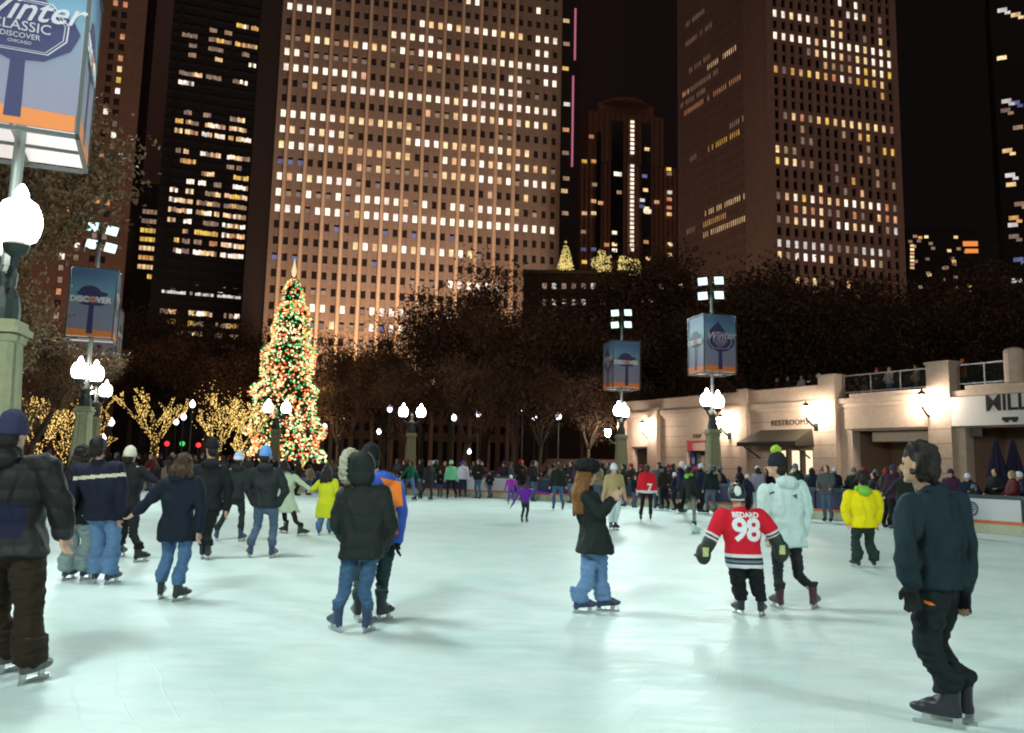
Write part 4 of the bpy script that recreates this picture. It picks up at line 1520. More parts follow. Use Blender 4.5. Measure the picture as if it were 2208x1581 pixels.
pbx(ln, U(1862), U(2003), 3.2, 3.72, -3.05, -.7)
ln.build('soffit', pst, pav)
# restroom doorway: back panel itself glows in place of room light
dr = MB()
a, c_ = U(1665), U(1752)
for x0, x1 in ((1678, 1693), (1697, 1712), (1716, 1742)):
    pass
pbx(dr, a, c_, 0, 2.75, -.85, -.7)
dr.build('doorway', mat('restroom_glow', (.75, .66, .52), .6, emis=(1, .80, .56), estr=1.2, sample=True), pav)
dr = MB()
for uu in (a + .05, a + (c_ - a) * .28, a + (c_ - a) * .62, c_ - .2):
    pbx(dr, uu, uu + .14, 0, 2.74, -.55, -.2)
dr.build('door_frame', mat('door_bronze', (.05, .03, .02), .5), pav)
# awning
aw = thing('awning', 'dark sloped awning over the restroom doorway of the pavilion', 'awning', FPv.M @ Vector((U(1612), 0, 3.0)) + FPv.o * 1.0)
aw.location = FPv.o + (FPv.M @ Vector((0, 0, 0)))
am = MB()
ua_, ub_ = U(1628), U(1756)
P = lambda u, n_, z: FPv.M @ Vector((u, n_, z))
am.loft([[P(ua_ + .5, .02, 3.95), P(ua_, 1.5, 3.2), P(ua_, 1.5, 2.95), P(ua_ + .2, .02, 3.0)], [P(ub_ - .1, .02, 3.95), P(ub_, 1.5, 3.2), P(ub_, 1.5, 2.95), P(ub_, .02, 3.0)]])
am.build('canopy', mat('awning_cloth', (.05, .045, .032), .6, var=.2), aw)
am = MB()
for uu in (ua_ + .4, ub_ - .3):
    am.tube([P(uu, .05, 2.3), P(uu, .5, 2.55), P(uu, 1.3, 2.95)], .05, 6)
am.build('bracket', iron, aw)
# poster window
po = thing('poster_window', 'kiosk window framed in red with colourful posters and pink figures', 'window', FPv.o)
a, c_ = U(1483), U(1531)
def pq(x0, x1, z0, z1, m, nm='poster', n_=-.2):
    b = MB()
    pbx(b, a + (c_ - a) * x0, a + (c_ - a) * x1, z0, z1, n_ - .03, n_)
    return b.build(nm, m, po)
pq(0, 1, .95, 3.3, mat('kiosk_dark', (.03, .025, .02), .6), 'backing', -.3)
pq(-.03, 1.03, 2.75, 3.33, mat('kiosk_sign', (.75, .5, .42), .6), 'header', -.02)
pq(-.03, .22, 2.75, 3.33, mat('kiosk_red', (.6, .05, .09), .6), 'header_end', .01)
pq(-.06, 1.06, 3.332, 3.42, mat('kiosk_red', (.6, .05, .09), .6), 'frame', .03)
pq(.02, .2, 1.3, 2.65, mat('kiosk_blue', (.08, .08, .35), .6))
pq(.10, .2, 1.9, 2.3, mat('kiosk_lilac', (.45, .38, .6), .6), n_=-.16)
pq(.3, .45, 1.3, 2.6, mat('kiosk_green', (.08, .25, .15), .6))
pq(.48, .78, 1.9, 2.45, mat('kiosk_rose', (.6, .35, .28), .6))
pq(.8, .98, 1.7, 2.6, mat('kiosk_orange', (.75, .24, .03), .6))
pq(.42, .7, 1.0, 1.8, mat('kiosk_pink', (.8, .22, .25), .6))
pq(.76, 1, .98, 1.85, mat('kiosk_hotpink', (.85, .3, .5), .6))
pq(.2, .36, 1.0, 1.6, mat('kiosk_pale', (.6, .5, .55), .6))
# lettering on the wall
u = U(1500)
place_text('SHOP', .34, FPv.M @ Vector((U(1504), .03, 3.72)), FPv.dv, mat('bronze_letter', (.16, .1, .03), .6), pav, extrude=.02)
place_text('RESTROOMS', .46, FPv.M @ Vector(((U(1662) + U(1747)) / 2, .03, 4.33)), FPv.dv, mat('dark_letter', (.09, .06, .05), .6), pav, extrude=.02, space=1.12)
sgn = MB()
pbx(sgn, U(2064), uEnd, 3.82, 5.18, .1, .38)
sg = sgn.build('sign_panel', mat('sign_white', (.80, .78, .75), .5), pav)
place_text('MILLENNIUM', 1.02, FPv.M @ Vector((U(2139), .4, 4.78)), FPv.dv, mat('sign_black', (.012, .01, .012), .6), sg, align='LEFT', extrude=.01, bold=.018, space=.95)
for k, (x) in enumerate((2184, 2202)):
    b = MB()
    pbx(b, U(x) - .2, U(x) + .16, 4.0, 4.16, .385, .4)
    pbx(b, U(x) - .1, U(x) + .1, 3.92, 4.0, .385, .4)
    b.build('emblem', mat('sign_black', (.012, .01, .012), .6), sg)
# panels under bay cornice (convex fascia)
fs = MB()
pbx(fs, U(1838) - .2, U(2003), 3.85, 4.95, .005, .30)
fs.build('fascia', pst, pav)
bx_ = MB()
pbx(bx_, U(2095), U(2116), 3.35, 3.72, -.5, -.1)
bx_.build('speaker_box', darkdoor, pav)
# railings
def railing(x0, x1, label):
    t = thing('terrace_railing', label, 'railing', FPv.o)
    b = MB()
    a, c_ = U(x0), U(x1)
    pbx(b, a, c_, 6.72, 6.78, -.25, -.19)
    pbx(b, a, c_, 5.82, 5.87, -.25, -.19)
    b.build('rail', mat('rail_steel', (.42, .38, .38), .35, metal=.6), t)
    n_ = max(2, int((c_ - a) / 1.4))
    for k in range(n_ + 1):
        b = MB()
        uu = a + (c_ - a) * k / n_
        pbx(b, uu - .025, uu + .025, 5.45, 6.72, -.24, -.2)
        b.build('post', mat('rail_steel', (.42, .38, .38), .35, metal=.6), t)
    b = MB()
    k = a
    while k < c_:
        pbx(b, k, k + .012, 5.87, 6.72, -.226, -.214)
        k += .12
    b.build('bars', iron, t)
railing(1816, 2010, 'steel railing on the pavilion terrace between the two square piers')
railing(2066, 2186, 'steel railing on the terrace above the white sign panel')
# wall lanterns
sconce_m = emit('lantern_glass', (1.0, .84, .68), 210.0, True)
def lantern(px, py, label, n_=.02, far=False):
    u, z = FPv.uz(px + 12, py)
    t = thing('wall_lantern', label, 'wall lamp', FPv.o + FPv.M @ Vector((u, n_, z)), 0, 'lanterns on the pavilion wall')
    Mr = FPv.M.copy()
    Mr.translation = (0, 0, 0)
    def V(x, y, zz):
        return Mr @ Vector((x, y, zz))
    b = MB()
    b.tube([V(0, .04, -.95), V(0, .4, -.78), V(0, .76, -.5), V(0, .8, -.34)], [.07, .06, .055, .08], 8)
    b.box(-.12, .12, 0, .08, -1.15, -.7, M=Mr)
    b.build('bracket', iron, t)
    c_ = V(0, .8, 0)
    b = MB()
    b.lathe([(.10, c_.z - .34), (.17, c_.z - .2), (.21, c_.z + .16)], (c_.x, c_.y, 0), 8)
    b.build('lamp_glass', sconce_m, t)
    b = MB()
    b.lathe([(.24, c_.z + .17), (.16, c_.z + .3), (.05, c_.z + .4), (.02, c_.z + .52)], (c_.x, c_.y, 0), 8)
    b.build('lantern_cap', iron, t)
lantern(1393, 920, 'wall lantern beside the dark doorway at the far end')
lantern(1562, 908, 'wall lantern just right of the poster window bay')
lantern(1757, 886, 'wall lantern above the right end of the restroom awning', .34)
lantern(1999, 862, 'nearest wall lantern on the wide pier left of the white sign')
lantern(1318, 932, 'farthest wall lantern past the end of the pavilion')
# closed umbrellas by the right bay
for (x, lb, y0, y1) in ((2153, 'closed navy parasol standing left in the right pavilion bay', 950, 1075), (2190, 'closed navy parasol at the right edge in the pavilion bay', 962, 1075)):
    p = at(x, 1060, 34)
    t = thing('closed_parasol', lb, 'parasol', (p.x, p.y, 0), 0, 'closed parasols by the pavilion')
    b = MB()
    b.lathe([(.04, 0), (.04, 3.0)], n=8)
    b.build('pole', iron, t)
    b = MB()
    rings = []
    for z, r in ((.75, .22), (1.0, .42), (1.5, .40), (2.2, .24), (2.8, .1), (3.05, .03)):
        rings.append([(math.cos(k * math.pi / 8) * r * (1 if k % 2 else .72), math.sin(k * math.pi / 8) * r * (1 if k % 2 else .72), z) for k in range(16)])
    b.loft(rings)
    b.build('canopy', cloth('parasol_navy', (.02, .02, .05)), t)
# low granite wall left of the pavilion and terrace wall behind the crowd
lw = thing('low_wall', 'low pinkish granite wall between the trees and the pavilion end', 'wall', at(1300, 1000, 60).xy.to_3d())
lw.location.z = 0
b = MB()
p0, p1 = at(1180, 1000, 66), at(1345, 1000, 60)
q0 = lw.location
b.tube([(p0.x - q0.x, p0.y - q0.y, 1.1), (p1.x - q0.x, p1.y - q0.y, 1.1)], [1.0, 1.0], 4)
b.build('wall', mat('granite', (.24, .14, .12), .8, var=.2), lw)
# glow fill of warm lamps under the pavilion bays
# ================================================================== PEOPLE
def quant(m, s=1):
    return m
class Blob(MB):
    """closed overlapping volumes, fused by a voxel remesh into one skin"""
    def cone(self, a, b, ra, rb, n=12):
        a, b = Vector(a), Vector(b)
        d = (b - a)
        L = d.length
        if L < 1e-4:
            return self.ball(a, ra, 10, 8)
        d.normalize()
        x = Vector((1, 0, 0)) if abs(d.x) < .8 else Vector((0, 1, 0))
        x = (x - d * x.dot(d)).normalized()
        y = d.cross(x)
        rings = []
        for t in (-88, -60, -30, 0):
            rings.append((a + d * (math.sin(R(t)) * ra), math.cos(R(t)) * ra))
        for t in (0, 30, 60, 88):
            rings.append((b + d * (math.sin(R(t)) * rb), math.cos(R(t)) * rb))
        self.loft([[c + x * (math.cos(2 * math.pi * j / n) * r) + y * (math.sin(2 * math.pi * j / n) * r) for j in range(n)] for c, r in rings])
    def chain(self, P, Rr):
        for k in range(len(P) - 1):
            self.cone(P[k], P[k + 1], Rr[k], Rr[k + 1])
    def ell(self, c, ax, rx, ry, rz, n=16, m=10):
        """ellipsoid; ax = (X, Y, Z) basis"""
        c = Vector(c)
        X, Y, Z = ax
        rings = []
        for k in range(m + 1):
            t = math.pi * (k + .03) / (m + .06)
            rings.append([c + X * (math.cos(2 * math.pi * j / n) * math.sin(t) * rx) + Y * (math.sin(2 * math.pi * j / n) * math.sin(t) * ry) - Z * (math.cos(t) * rz) for j in range(n)])
        self.loft(rings)
    def eloft(self, rings, n=20, pw=2.4):
        """rings: (center, X, rx, Y, ry) superellipse"""
        out = []
        for c, X, rx, Y, ry in rings:
            pts = []
            for j in range(n):
                a = 2 * math.pi * j / n
                ca, sa = math.cos(a), math.sin(a)
                e = 2 / pw
                pts.append(Vector(c) + X * (math.copysign(abs(ca) ** e, ca) * rx) + Y * (math.copysign(abs(sa) ** e, sa) * ry))
            out.append(pts)
        self.loft(out)
def fuse(blob, name, voxel, smooth=3, fold=0.0, ffreq=7.0, fst=(1, 1, .55), quilt=None, seed=0.0):
    me = blob.mesh(name)
    o = bpy.data.objects.new('tmp', me)
    COL.objects.link(o)
    m = o.modifiers.new('r', 'REMESH')
    m.mode = 'VOXEL'
    m.voxel_size = voxel
    if smooth:
        s = o.modifiers.new('s', 'SMOOTH')
        s.factor = .5
        s.iterations = smooth
    dg = bpy.context.evaluated_depsgraph_get()
    out = bpy.data.meshes.new_from_object(o.evaluated_get(dg))
    bpy.data.objects.remove(o)
    bpy.data.meshes.remove(me)
    out.name = name
    if fold or quilt:
        N = [v.normal.copy() for v in out.vertices]
        sv = Vector((seed * 3.1, seed * 1.7, seed))
        for v, nn in zip(out.vertices, N):
            co = v.co
            d = 0
            if fold:
                q = Vector((co.x * fst[0], co.y * fst[1], co.z * fst[2])) * ffreq + sv
                w_ = noise.noise_vector(q * .6) * .9
                d += (1 - abs(noise.noise(q + w_)) * 2.6) * fold
                d += noise.noise(q * 2.3 + w_) * fold * .5
            if quilt:
                h_, amp = quilt
                zz = co.z + noise.noise(co * 3) * .02
                d += (abs(math.sin(math.pi * zz / h_)) ** .55 - .7) * amp
            v.co = co + nn * d
    out.shade_smooth()
    return out
def paintf(me, fn):
    for p in me.polygons:
        k = fn(p.center, p.normal)
        if k:
            p.material_index = k
skin_l = mat('skin_light', (0.56, 0.34, 0.24), .55, var=.06, vscale=20)
skin_t = mat('skin_tan', (0.42, 0.24, 0.14), .55, var=.06, vscale=20)
blade_m = mat('skate_steel', (.5, .52, .52), .3, metal=.9)
hairmats = {}
def hairm(name, c):
    return mat(name, c, .55, bump=.8, bscale=40, stretch=(1, 1, .06), var=.35, vscale=30, spec=.35)
hair_dark = hairm('hair_dark', (.018, .012, .01))
hair_brown = hairm('hair_brown', (.07, .035, .016))
hair_auburn = hairm('hair_auburn', (.20, .085, .02))
hair_blond = hairm('hair_blond', (.32, .2, .09))
eye_m = mat('eye', (.01, .008, .008), .2)
def build_hand(B, w_, e, dirv, side, s=1.0, curl=.5, rr=1.0, lat=None):
    """palm and five fingers from wrist w_ along dirv"""
    d = Vector(dirv).normalized()
    u = Vector(lat) if lat is not None else Vector((1, 0, 0))
    u = (u - d * u.dot(d))
    if u.length < .1:
        u = Vector((0, 1, 0)) - d * d.y
    u.normalize()
    n_ = d.cross(u) * side
    L = .085 * s
    B.cone(w_, w_ + d * .03 * s, .026 * s * rr, .030 * s * rr, 10)
    for k, f in enumerate((-.03, -.01, .01, .03)):
        B.cone(w_ + d * .02 * s + u * f * .7 * s, w_ + d * L + u * f * s, .016 * s * rr, .0125 * s * rr, 8)
    for k, (f, ln) in enumerate(((-.031, .062), (-.0105, .075), (.0105, .080), (.031, .070))):
        b0 = w_ + d * L + u * f * s
        b1 = b0 + (d * math.cos(curl * .6) + n_ * math.sin(curl * .6)) * ln * .5 * s
        b2 = b1 + (d * math.cos(curl * 1.6) + n_ * math.sin(curl * 1.6)) * ln * .5 * s
        B.cone(b0, b1, .0105 * s * rr, .0095 * s * rr, 8)
        B.cone(b1, b2, .0095 * s * rr, .0078 * s * rr, 8)
    t0 = w_ + d * .03 * s + u * .03 * s
    t1 = t0 + (d * .7 + u * .6 + n_ * .35).normalized() * .04 * s
    t2 = t1 + (d * .9 + n_ * .4).normalized() * .03 * s
    B.cone(t0, t1, .0135 * s * rr, .0115 * s * rr, 8)
    B.cone(t1, t2, .0115 * s * rr, .009 * s * rr, 8)
def skate_mesh(style, s=1.0, vox=.012):
    """boot pointing +Y, ground contact at the origin"""
    key = ('sk', style, round(s, 2), vox)
    if key in MC:
        return MC[key]
    B = Blob()
    X, Y, Z = Vector((1, 0, 0)), Vector((0, 1, 0)), Vector((0, 0, 1))
    z0 = .062
    B.eloft([((0, -.02, z0), X, .036, Y, .10), ((0, -.02, z0 + .03), X, .042, Y, .105), ((0, -.035, z0 + .07), X, .042, Y, .082), ((0, -.06, z0 + .12), X, .043, Y, .058), ((0, -.065, z0 + .17), X, .045, Y, .055), ((0, -.068, z0 + .225), X, .042, Y, .05)])
    B.ell((0, .09, z0 + .035), (X, Y, Z), .044, .085, .036)
    B.ell((0, .03, z0 + .055), (X, Y, Z), .043, .09, .045)
    if style == 'figure':
        B.eloft([((0, -.095, z0 - .02), X, .026, Y, .022), ((0, -.09, z0 + .02), X, .034, Y, .035)])
    me = fuse(B, 'boot', vox, 2)
    me.transform(Matrix.Scale(s, 4))
    b = MB()
    b.box(-.003, .003, -.135, .155, 0.0, .024)
    b.box(-.009, .009, -.12, -.07, .02, .068)
    b.box(-.009, .009, .05, .10, .02, .066)
    b.box(-.006, .006, -.08, .06, .022, .032)
    mb_ = b.mesh('blade')
    mb_.transform(Matrix.Scale(s, 4))
    MC[key] = (me, mb_)
    return MC[key]
def person(name_label, px=None, J=None, yaw=0, H=1.75, top=None, legs=None, head=None, skates=('figure', None), D=None, group=None,
           vox=.012, skin=None, gloves=None, local=False, hem=None, extra=None, lod=0, name='person', hands=True, loc=None, cat='person', standing=False):
    """J: pixel joints. H head centre, S shoulders, E elbows, W wrists, P pelvis, F feet (ground contact), K knees optional.
    yaw: facing, 0 = away from the viewer, 90 = towards picture right, 180 = towards the viewer"""
    skin = skin or skin_l
    fdir = Vector((math.sin(R(yaw)), math.cos(R(yaw)), 0))
    lat = Vector((math.cos(R(yaw)), -math.sin(R(yaw)), 0))
    Z = Vector((0, 0, 1))
    s = H / 1.75
    if not local:
        F = [ground(*J['F'][0]), ground(*J['F'][1])]
        org = (F[0] + F[1]) / 2
        if 'D' in J:
            org.y = J['D']
        Dp = org.y
        fdir0 = fdir
        def pt(v, dd=0.0):
            dy = v[2] if len(v) > 2 else 0
            return at(v[0], v[1], Dp + dy + dd) - org
        F = [f - org for f in F]
        side = 1 if lat.x >= 0 else -1
        def sh(pair, half):
            """depth offsets of a left/right pair following the lateral axis"""
            l, r = pair
            o = -lat.y * half * side if abs(lat.x) < 1.01 else 0
            return [pt(l, l and (-(lat.y) * half * side * 1.0) if len(l) < 3 else 0), pt(r, (lat.y) * half * side if len(r) < 3 else 0)]
        Sh = sh(J['S'], .19 * s)
        El = sh(J['E'], .22 * s)
        Wr = sh(J['W'], .22 * s)
        Pv = pt(J['P'])
        Hd = pt(J['H'])
        Kn = [at(q[0], q[1], Dp + (q[2] if len(q) > 2 else 0) * .5 + F[i].y * .55 + fdir.y * .03) - org for i, q in enumerate(J['K'])] if 'K' in J else None
        hw = .095 * s
        Hp = [Pv - lat * hw * side, Pv + lat * hw * side]
    else:
        org = Vector(loc)
        F, Sh, El, Wr, Pv, Hd, Hp = J['F'], J['S'], J['E'], J['W'], J['P'], J['H'], J['Hp']
        Kn = J.get('K')
    An = []
    fy = J.get('fy', (yaw, yaw))
    lift = J.get('lift', (0, 0))
    for k in (0, 1):
        fd = Vector((math.sin(R(fy[k])), math.cos(R(fy[k])), 0))
        An.append(F[k] + Vector((0, 0, (.062 + .13 if skates else .09) * s + lift[k])) - fd * .055 * s)
    if Kn is None:
        Kn = []
        for k in (0, 1):
            m_ = Hp[k].lerp(An[k], .49)
            leg = (Hp[k] - An[k]).length
            full = .86 * s
            bend = math.sqrt(max(0, (full / 2) ** 2 - (leg / 2) ** 2)) if leg < full else .0
            Kn.append(m_ + fdir * min(bend * .6 + .01, .09))
    Nk = (Sh[0] + Sh[1]) / 2 + Z * .05 * s
    root = thing(name, name_label, cat, org, 0, group)
    hax = (lat, fdir, Z)
    hy = J.get('hy')
    if hy is not None:
        hf = Vector((math.sin(R(hy)), math.cos(R(hy)), 0))
        hl = Vector((math.cos(R(hy)), -math.sin(R(hy)), 0))
        hax = (hl, hf, Z)
    hl, hf, hz = hax
    # ---------------- body, one surface
    B = Blob()
    B.ell(Hd + hz * .015 * s, hax, .076 * s, .094 * s, .108 * s)
    B.ell(Hd - hz * .05 * s + hf * .02 * s, hax, .058 * s, .07 * s, .072 * s)
    if lod < 2:
        B.ell(Hd + hf * .098 * s - hz * .022 * s, hax, .013 * s, .02 * s, .026 * s, 8, 6)
        B.ell(Hd + hf * .078 * s - hz * .062 * s, hax, .026 * s, .016 * s, .012 * s, 8, 6)
        B.ell(Hd + hf * .07 * s - hz * .098 * s, hax, .028 * s, .024 * s, .02 * s, 8, 6)
        B.ell(Hd + hf * .078 * s + hz * .028 * s, hax, .05 * s, .016 * s, .012 * s, 8, 6)
        for q in (-1, 1):
            B.ell(Hd + hl * q * .078 * s - hz * .012 * s - hf * .008 * s, hax, .012 * s, .02 * s, .032 * s, 8, 6)
    B.cone(Hd - hz * .06 * s, Nk - Z * .03, .052 * s, .06 * s)
    mid = Nk.lerp(Pv, .45)
    B.eloft([(Nk - Z * .05 * s, lat, .13 * s, fdir, .07 * s), (Nk.lerp(Pv, .22), lat, .17 * s, fdir, .10 * s), (mid, lat, .14 * s, fdir, .095 * s), (Pv + Z * .05, lat, .15 * s, fdir, .10 * s), (Pv - Z * .06, lat, .14 * s, fdir, .10 * s)])
    for k in (0, 1):
        B.chain([Nk.lerp(Sh[k], .6), Sh[k], El[k], Wr[k]], [.045 * s, .042 * s, .031 * s, .025 * s])
        B.chain([Hp[k], Kn[k], An[k]], [.07 * s, .04 * s, .03 * s])
        B.cone(An[k], An[k] + Z * -.08 + Vector((math.sin(R(fy[k])), math.cos(R(fy[k])), 0)) * .05, .036, .034)
        if hands and lod == 0:
            build_hand(B, Wr[k], El[k], Wr[k] - El[k] if J.get('hd') is None else J['hd'][k], 1 if k else -1, s, lat=fdir)
        else:
            B.cone(Wr[k], Wr[k] + (Wr[k] - El[k]).normalized() * .1 * s, .032 * s, .03 * s)
    me = fuse(B, 'body', {0: .009, 1: .016, 2: .028}[lod], 2 if lod == 0 else 1)
    me.materials.append(skin)
    mobj('body', me, root)
    if lod == 0 and J.get('eyes', True):
        for q in (-1, 1):
            b = MB()
            b.ball(Hd + hl * q * .032 * s + hf * .083 * s + hz * .006 * s, .011 * s, 8, 6)
            b.build('eye', eye_m, root, smooth=True)
    # ---------------- trousers
    lm, lw, fl_ = legs  # material, thickness factor, flare at the hem
    B = Blob()
    B.ell(Pv - Z * .02, (lat, fdir, Z), .155 * s * (.9 + .1 * lw), .115 * s, .13 * s)
    for k in (0, 1):
        lowz = An[k] + Z * (.02 if fl_ < 1.3 else -.05) * s
        kk = Kn[k]
        q0_ = .06 * s * lw * (1 + (fl_ - 1) * .5)
        ffd = Vector((math.sin(R(fy[k])), math.cos(R(fy[k])), 0))
        fl2 = Vector((ffd.y, -ffd.x, 0))
        q0, q1 = .064 * s * lw * (1 + (fl_ - 1) * .62), max(.052 * s * lw * fl_, (.062 if fl_ > .97 else .05) * s, (.08 if fl_ > 1.3 else 0) * s)
        B.cone(Hp[k], Hp[k].lerp(kk, .3), .096 * s * lw, .09 * s * lw)
        B.chain([Hp[k].lerp(kk, .3), kk, kk.lerp(lowz, .5), lowz + Z * .03], [.085 * s * lw, .062 * s * lw, q0_ * .95, q0_ * .9])
        B.eloft([(Hp[k] + Z * .02, lat, .098 * s * lw, fdir, .10 * s * lw), (Hp[k].lerp(kk, .5), lat, .082 * s * lw, fdir, .09 * s * lw), (kk + Z * .04, lat, .064 * s * lw, fdir, .072 * s * lw), (kk - Z * .04, lat, .063 * s * lw, fdir, .07 * s * lw),
                 (kk.lerp(lowz, .5), fl2, q0 * .96, ffd, q0 * 1.08), (Vector((An[k].x, An[k].y, F[k].z + lift[k] + .30 * s)) - ffd * .014, fl2, max((q0 + q1) / 2, .058 * s), ffd, max((q0 + q1) / 2 * 1.15, .068 * s)), (lowz + ffd * .01, fl2, q1 * .95, ffd, q1 * 1.2), (lowz - Z * .012 + ffd * .01, fl2, q1 * .95, ffd, q1 * 1.2)], 16, 2.1)
    me = fuse(B, 'trousers', max(vox, .011), 2, fold=.010 if lod == 0 else (.004 if lod == 1 else 0), ffreq=9, fst=(1, 1, 1.6), seed=Hd.x * 5)
    me.materials.append(lm)
    mobj('trousers', me, root)
    # ---------------- skates
    if skates:
        st, sm = skates[0], skates[1] or mat('boot_black', (.02, .022, .03), .4, var=.2)
        bm_, bl_ = skate_mesh(st, round(s * 1.0, 2), .012 if lod == 0 else .022)
        for k in (0, 1):
            me = bm_.copy()
            me.materials.append(sm)
            o = mobj('skate', me, root)
            o.location = F[k] + Vector((0, 0, lift[k]))
            pitch = J.get('pitch', (0, 0))[k]
            o.rotation_euler = (Matrix.Rotation(-R(fy[k]), 4, 'Z') @ Matrix.Rotation(R(pitch), 4, 'X')).to_euler()
            if lod < 2:
                mb_ = bl_.copy()
                mb_.materials.append(blade_m)
                mobj('blade', mb_, o)
            if lod == 0 and len(skates) > 2:
                b = MB()
                for q in range(4):
                    b.box(-.03 * s, .03 * s, .0 + .0 * q, .012, (.15 + q * .03) * s, (.158 + q * .03) * s, M=Matrix.Translation((0, .005 * s - .015 * q * s, 0)))
                b.build('trim', skates[2], o)
    else:
        for k in (0, 1):
            B = Blob()
            fd = Vector((math.sin(R(fy[k])), math.cos(R(fy[k])), 0))
            B.ell(F[k] + Z * .05 + fd * .03, (Vector((fd.y, -fd.x, 0)), fd, Z), .05, .14, .05)
            B.cone(F[k] + Z * .06 - fd * .05, An[k] + Z * .04, .05, .05)
            me = fuse(B, 'shoe', .02, 1)
            me.materials.append(mat('boot_black', (.02, .022, .03), .4, var=.2))
            mobj('shoe', me, root)
    # ---------------- upper garment
    g_ = dict(mat=None, bulk=1.0, hem=.0, flare=1.0, quilt=None, hood=None, sleeve=1.0, hmat=None, fold=.012, waist=.94, name='jacket', collar=True)
    g_.update(top)
    k_ = g_['bulk']
    hemz = g_['hem'] * s   # metres below the pelvis centre
    down = (Pv - Nk).normalized()
    legd = ((Kn[0] + Kn[1]) / 2 - Pv)
    hemc = Pv + (legd.normalized() if hemz > .1 else down) * hemz
    hemc = Vector((hemc.x, hemc.y, Pv.z - hemz * .98))
    B = Blob()
    shw = (Sh[1] - Sh[0]).length / 2
    shw = max(shw, .13 * s)
    sc_ = (Sh[0] + Sh[1]) / 2
    rings = [(Nk + Z * .035 * s, lat, .068 * s * k_ ** .3, fdir, .068 * s * k_ ** .3), (Nk + Z * .0 * s, lat, .085 * s, fdir, .08 * s), (sc_ + Z * .025 * s, lat, shw * .93, fdir, .085 * s * k_),
             (sc_ - Z * .05 * s, lat, shw + .012 * s * k_, fdir, .11 * s * k_), (sc_.lerp(Pv, .38), lat, (.185 * s * k_ + shw) / 2 + .01, fdir, .135 * s * k_), (sc_.lerp(Pv, .7), lat, .165 * s * k_ * g_['waist'], fdir, .125 * s * k_ * g_['waist']),
             (Pv, lat, .178 * s * k_ * (1 + (g_['flare'] - 1) * .35), fdir, .135 * s * k_)]
    if hemz > .02:
        rings.append((Pv.lerp(hemc, .5), lat, .18 * s * k_ * (1 + (g_['flare'] - 1) * .7), fdir, .14 * s * k_ * (1 + (g_['flare'] - 1) * .5)))
    rings.append((hemc, lat, .18 * s * k_ * g_['flare'], fdir, .142 * s * k_ * (1 + (g_['flare'] - 1) * .8)))
    B.eloft(rings, 24, 2.5)
    for k in (0, 1):
        sr = g_['sleeve']
        wr = Wr[k] - (Wr[k] - El[k]).normalized() * .01
        B.chain([Nk.lerp(Sh[k], .5) - Z * .03, Sh[k] - Z * .012, Sh[k].lerp(El[k], .5), El[k], El[k].lerp(wr, .5), wr], [.062 * s * k_, .070 * s * k_ ** .7 * sr, .068 * s * k_ ** .7 * sr, .060 * s * k_ ** .7 * sr, .055 * s * k_ ** .7 * sr, .046 * s * k_ ** .7 * sr])
    if g_['hood'] == 'down':
        B.ell(Nk + Z * .02 * s - fdir * .08 * s * k_, (lat, fdir, Z), .125 * s, .075 * s, .075 * s)
        B.ell(Nk + Z * .05 * s - fdir * .02 * s * k_, (lat, fdir, Z), .105 * s, .09 * s, .05 * s)
    elif g_['collar']:
        B.ell(Nk + Z * .03 * s, (lat, fdir, Z), .085 * s, .085 * s, .045 * s)
    me = fuse(B, g_['name'], vox, 3 if lod == 0 else 2, fold=g_['fold'] * (1 if lod == 0 else .7) if lod < 2 else 0, seed=Hd.x * 3 + Hd.z, quilt=g_['quilt'] if lod < 2 else None)
    mats = g_['mat'] if isinstance(g_['mat'], list) else [g_['mat']]
    for m in mats:
        me.materials.append(m)
    if g_.get('paint'):
        paintf(me, lambda c, n: g_['paint'](c, n, dict(Nk=Nk, Pv=Pv, Sh=Sh, El=El, Wr=Wr, s=s, lat=lat, fdir=fdir)))
    gar = mobj(g_['name'], me, root)
    if g_['hood'] == 'up':
        B = Blob()
        B.ell(Hd + hz * .02 * s - hf * .02 * s, hax, .125 * s, .135 * s, .15 * s)
        B.ell(Hd - hz * .09 * s - hf * .03 * s, hax, .125 * s, .12 * s, .11 * s)
        B.eloft([(Hd + hf * .03 * s, hl, .125 * s, hz, .15 * s), (Hd + hf * .14 * s, hl, .115 * s, hz, .145 * s)])
        me = fuse(B, 'hood', vox, 3, fold=.008, ffreq=9)
        me.materials.append(g_['hmat'] or mats[0])
        mobj('hood', me, root)
        if g_.get('fur'):
            B = Blob()
            for q in range(18):
                a = q * math.pi / 9
                c = Hd + hf * .15 * s + hl * math.cos(a) * .115 * s + hz * math.sin(a) * .145 * s - hf * .035 * s
                B.ell(c, hax, .036 * s, .045 * s, .036 * s, 8, 6)
            me = fuse(B, 'fur_trim', .012, 1, fold=.02, ffreq=60, fst=(1, 1, 1))
            me.materials.append(g_['fur'])
            mobj('fur_trim', me, root)
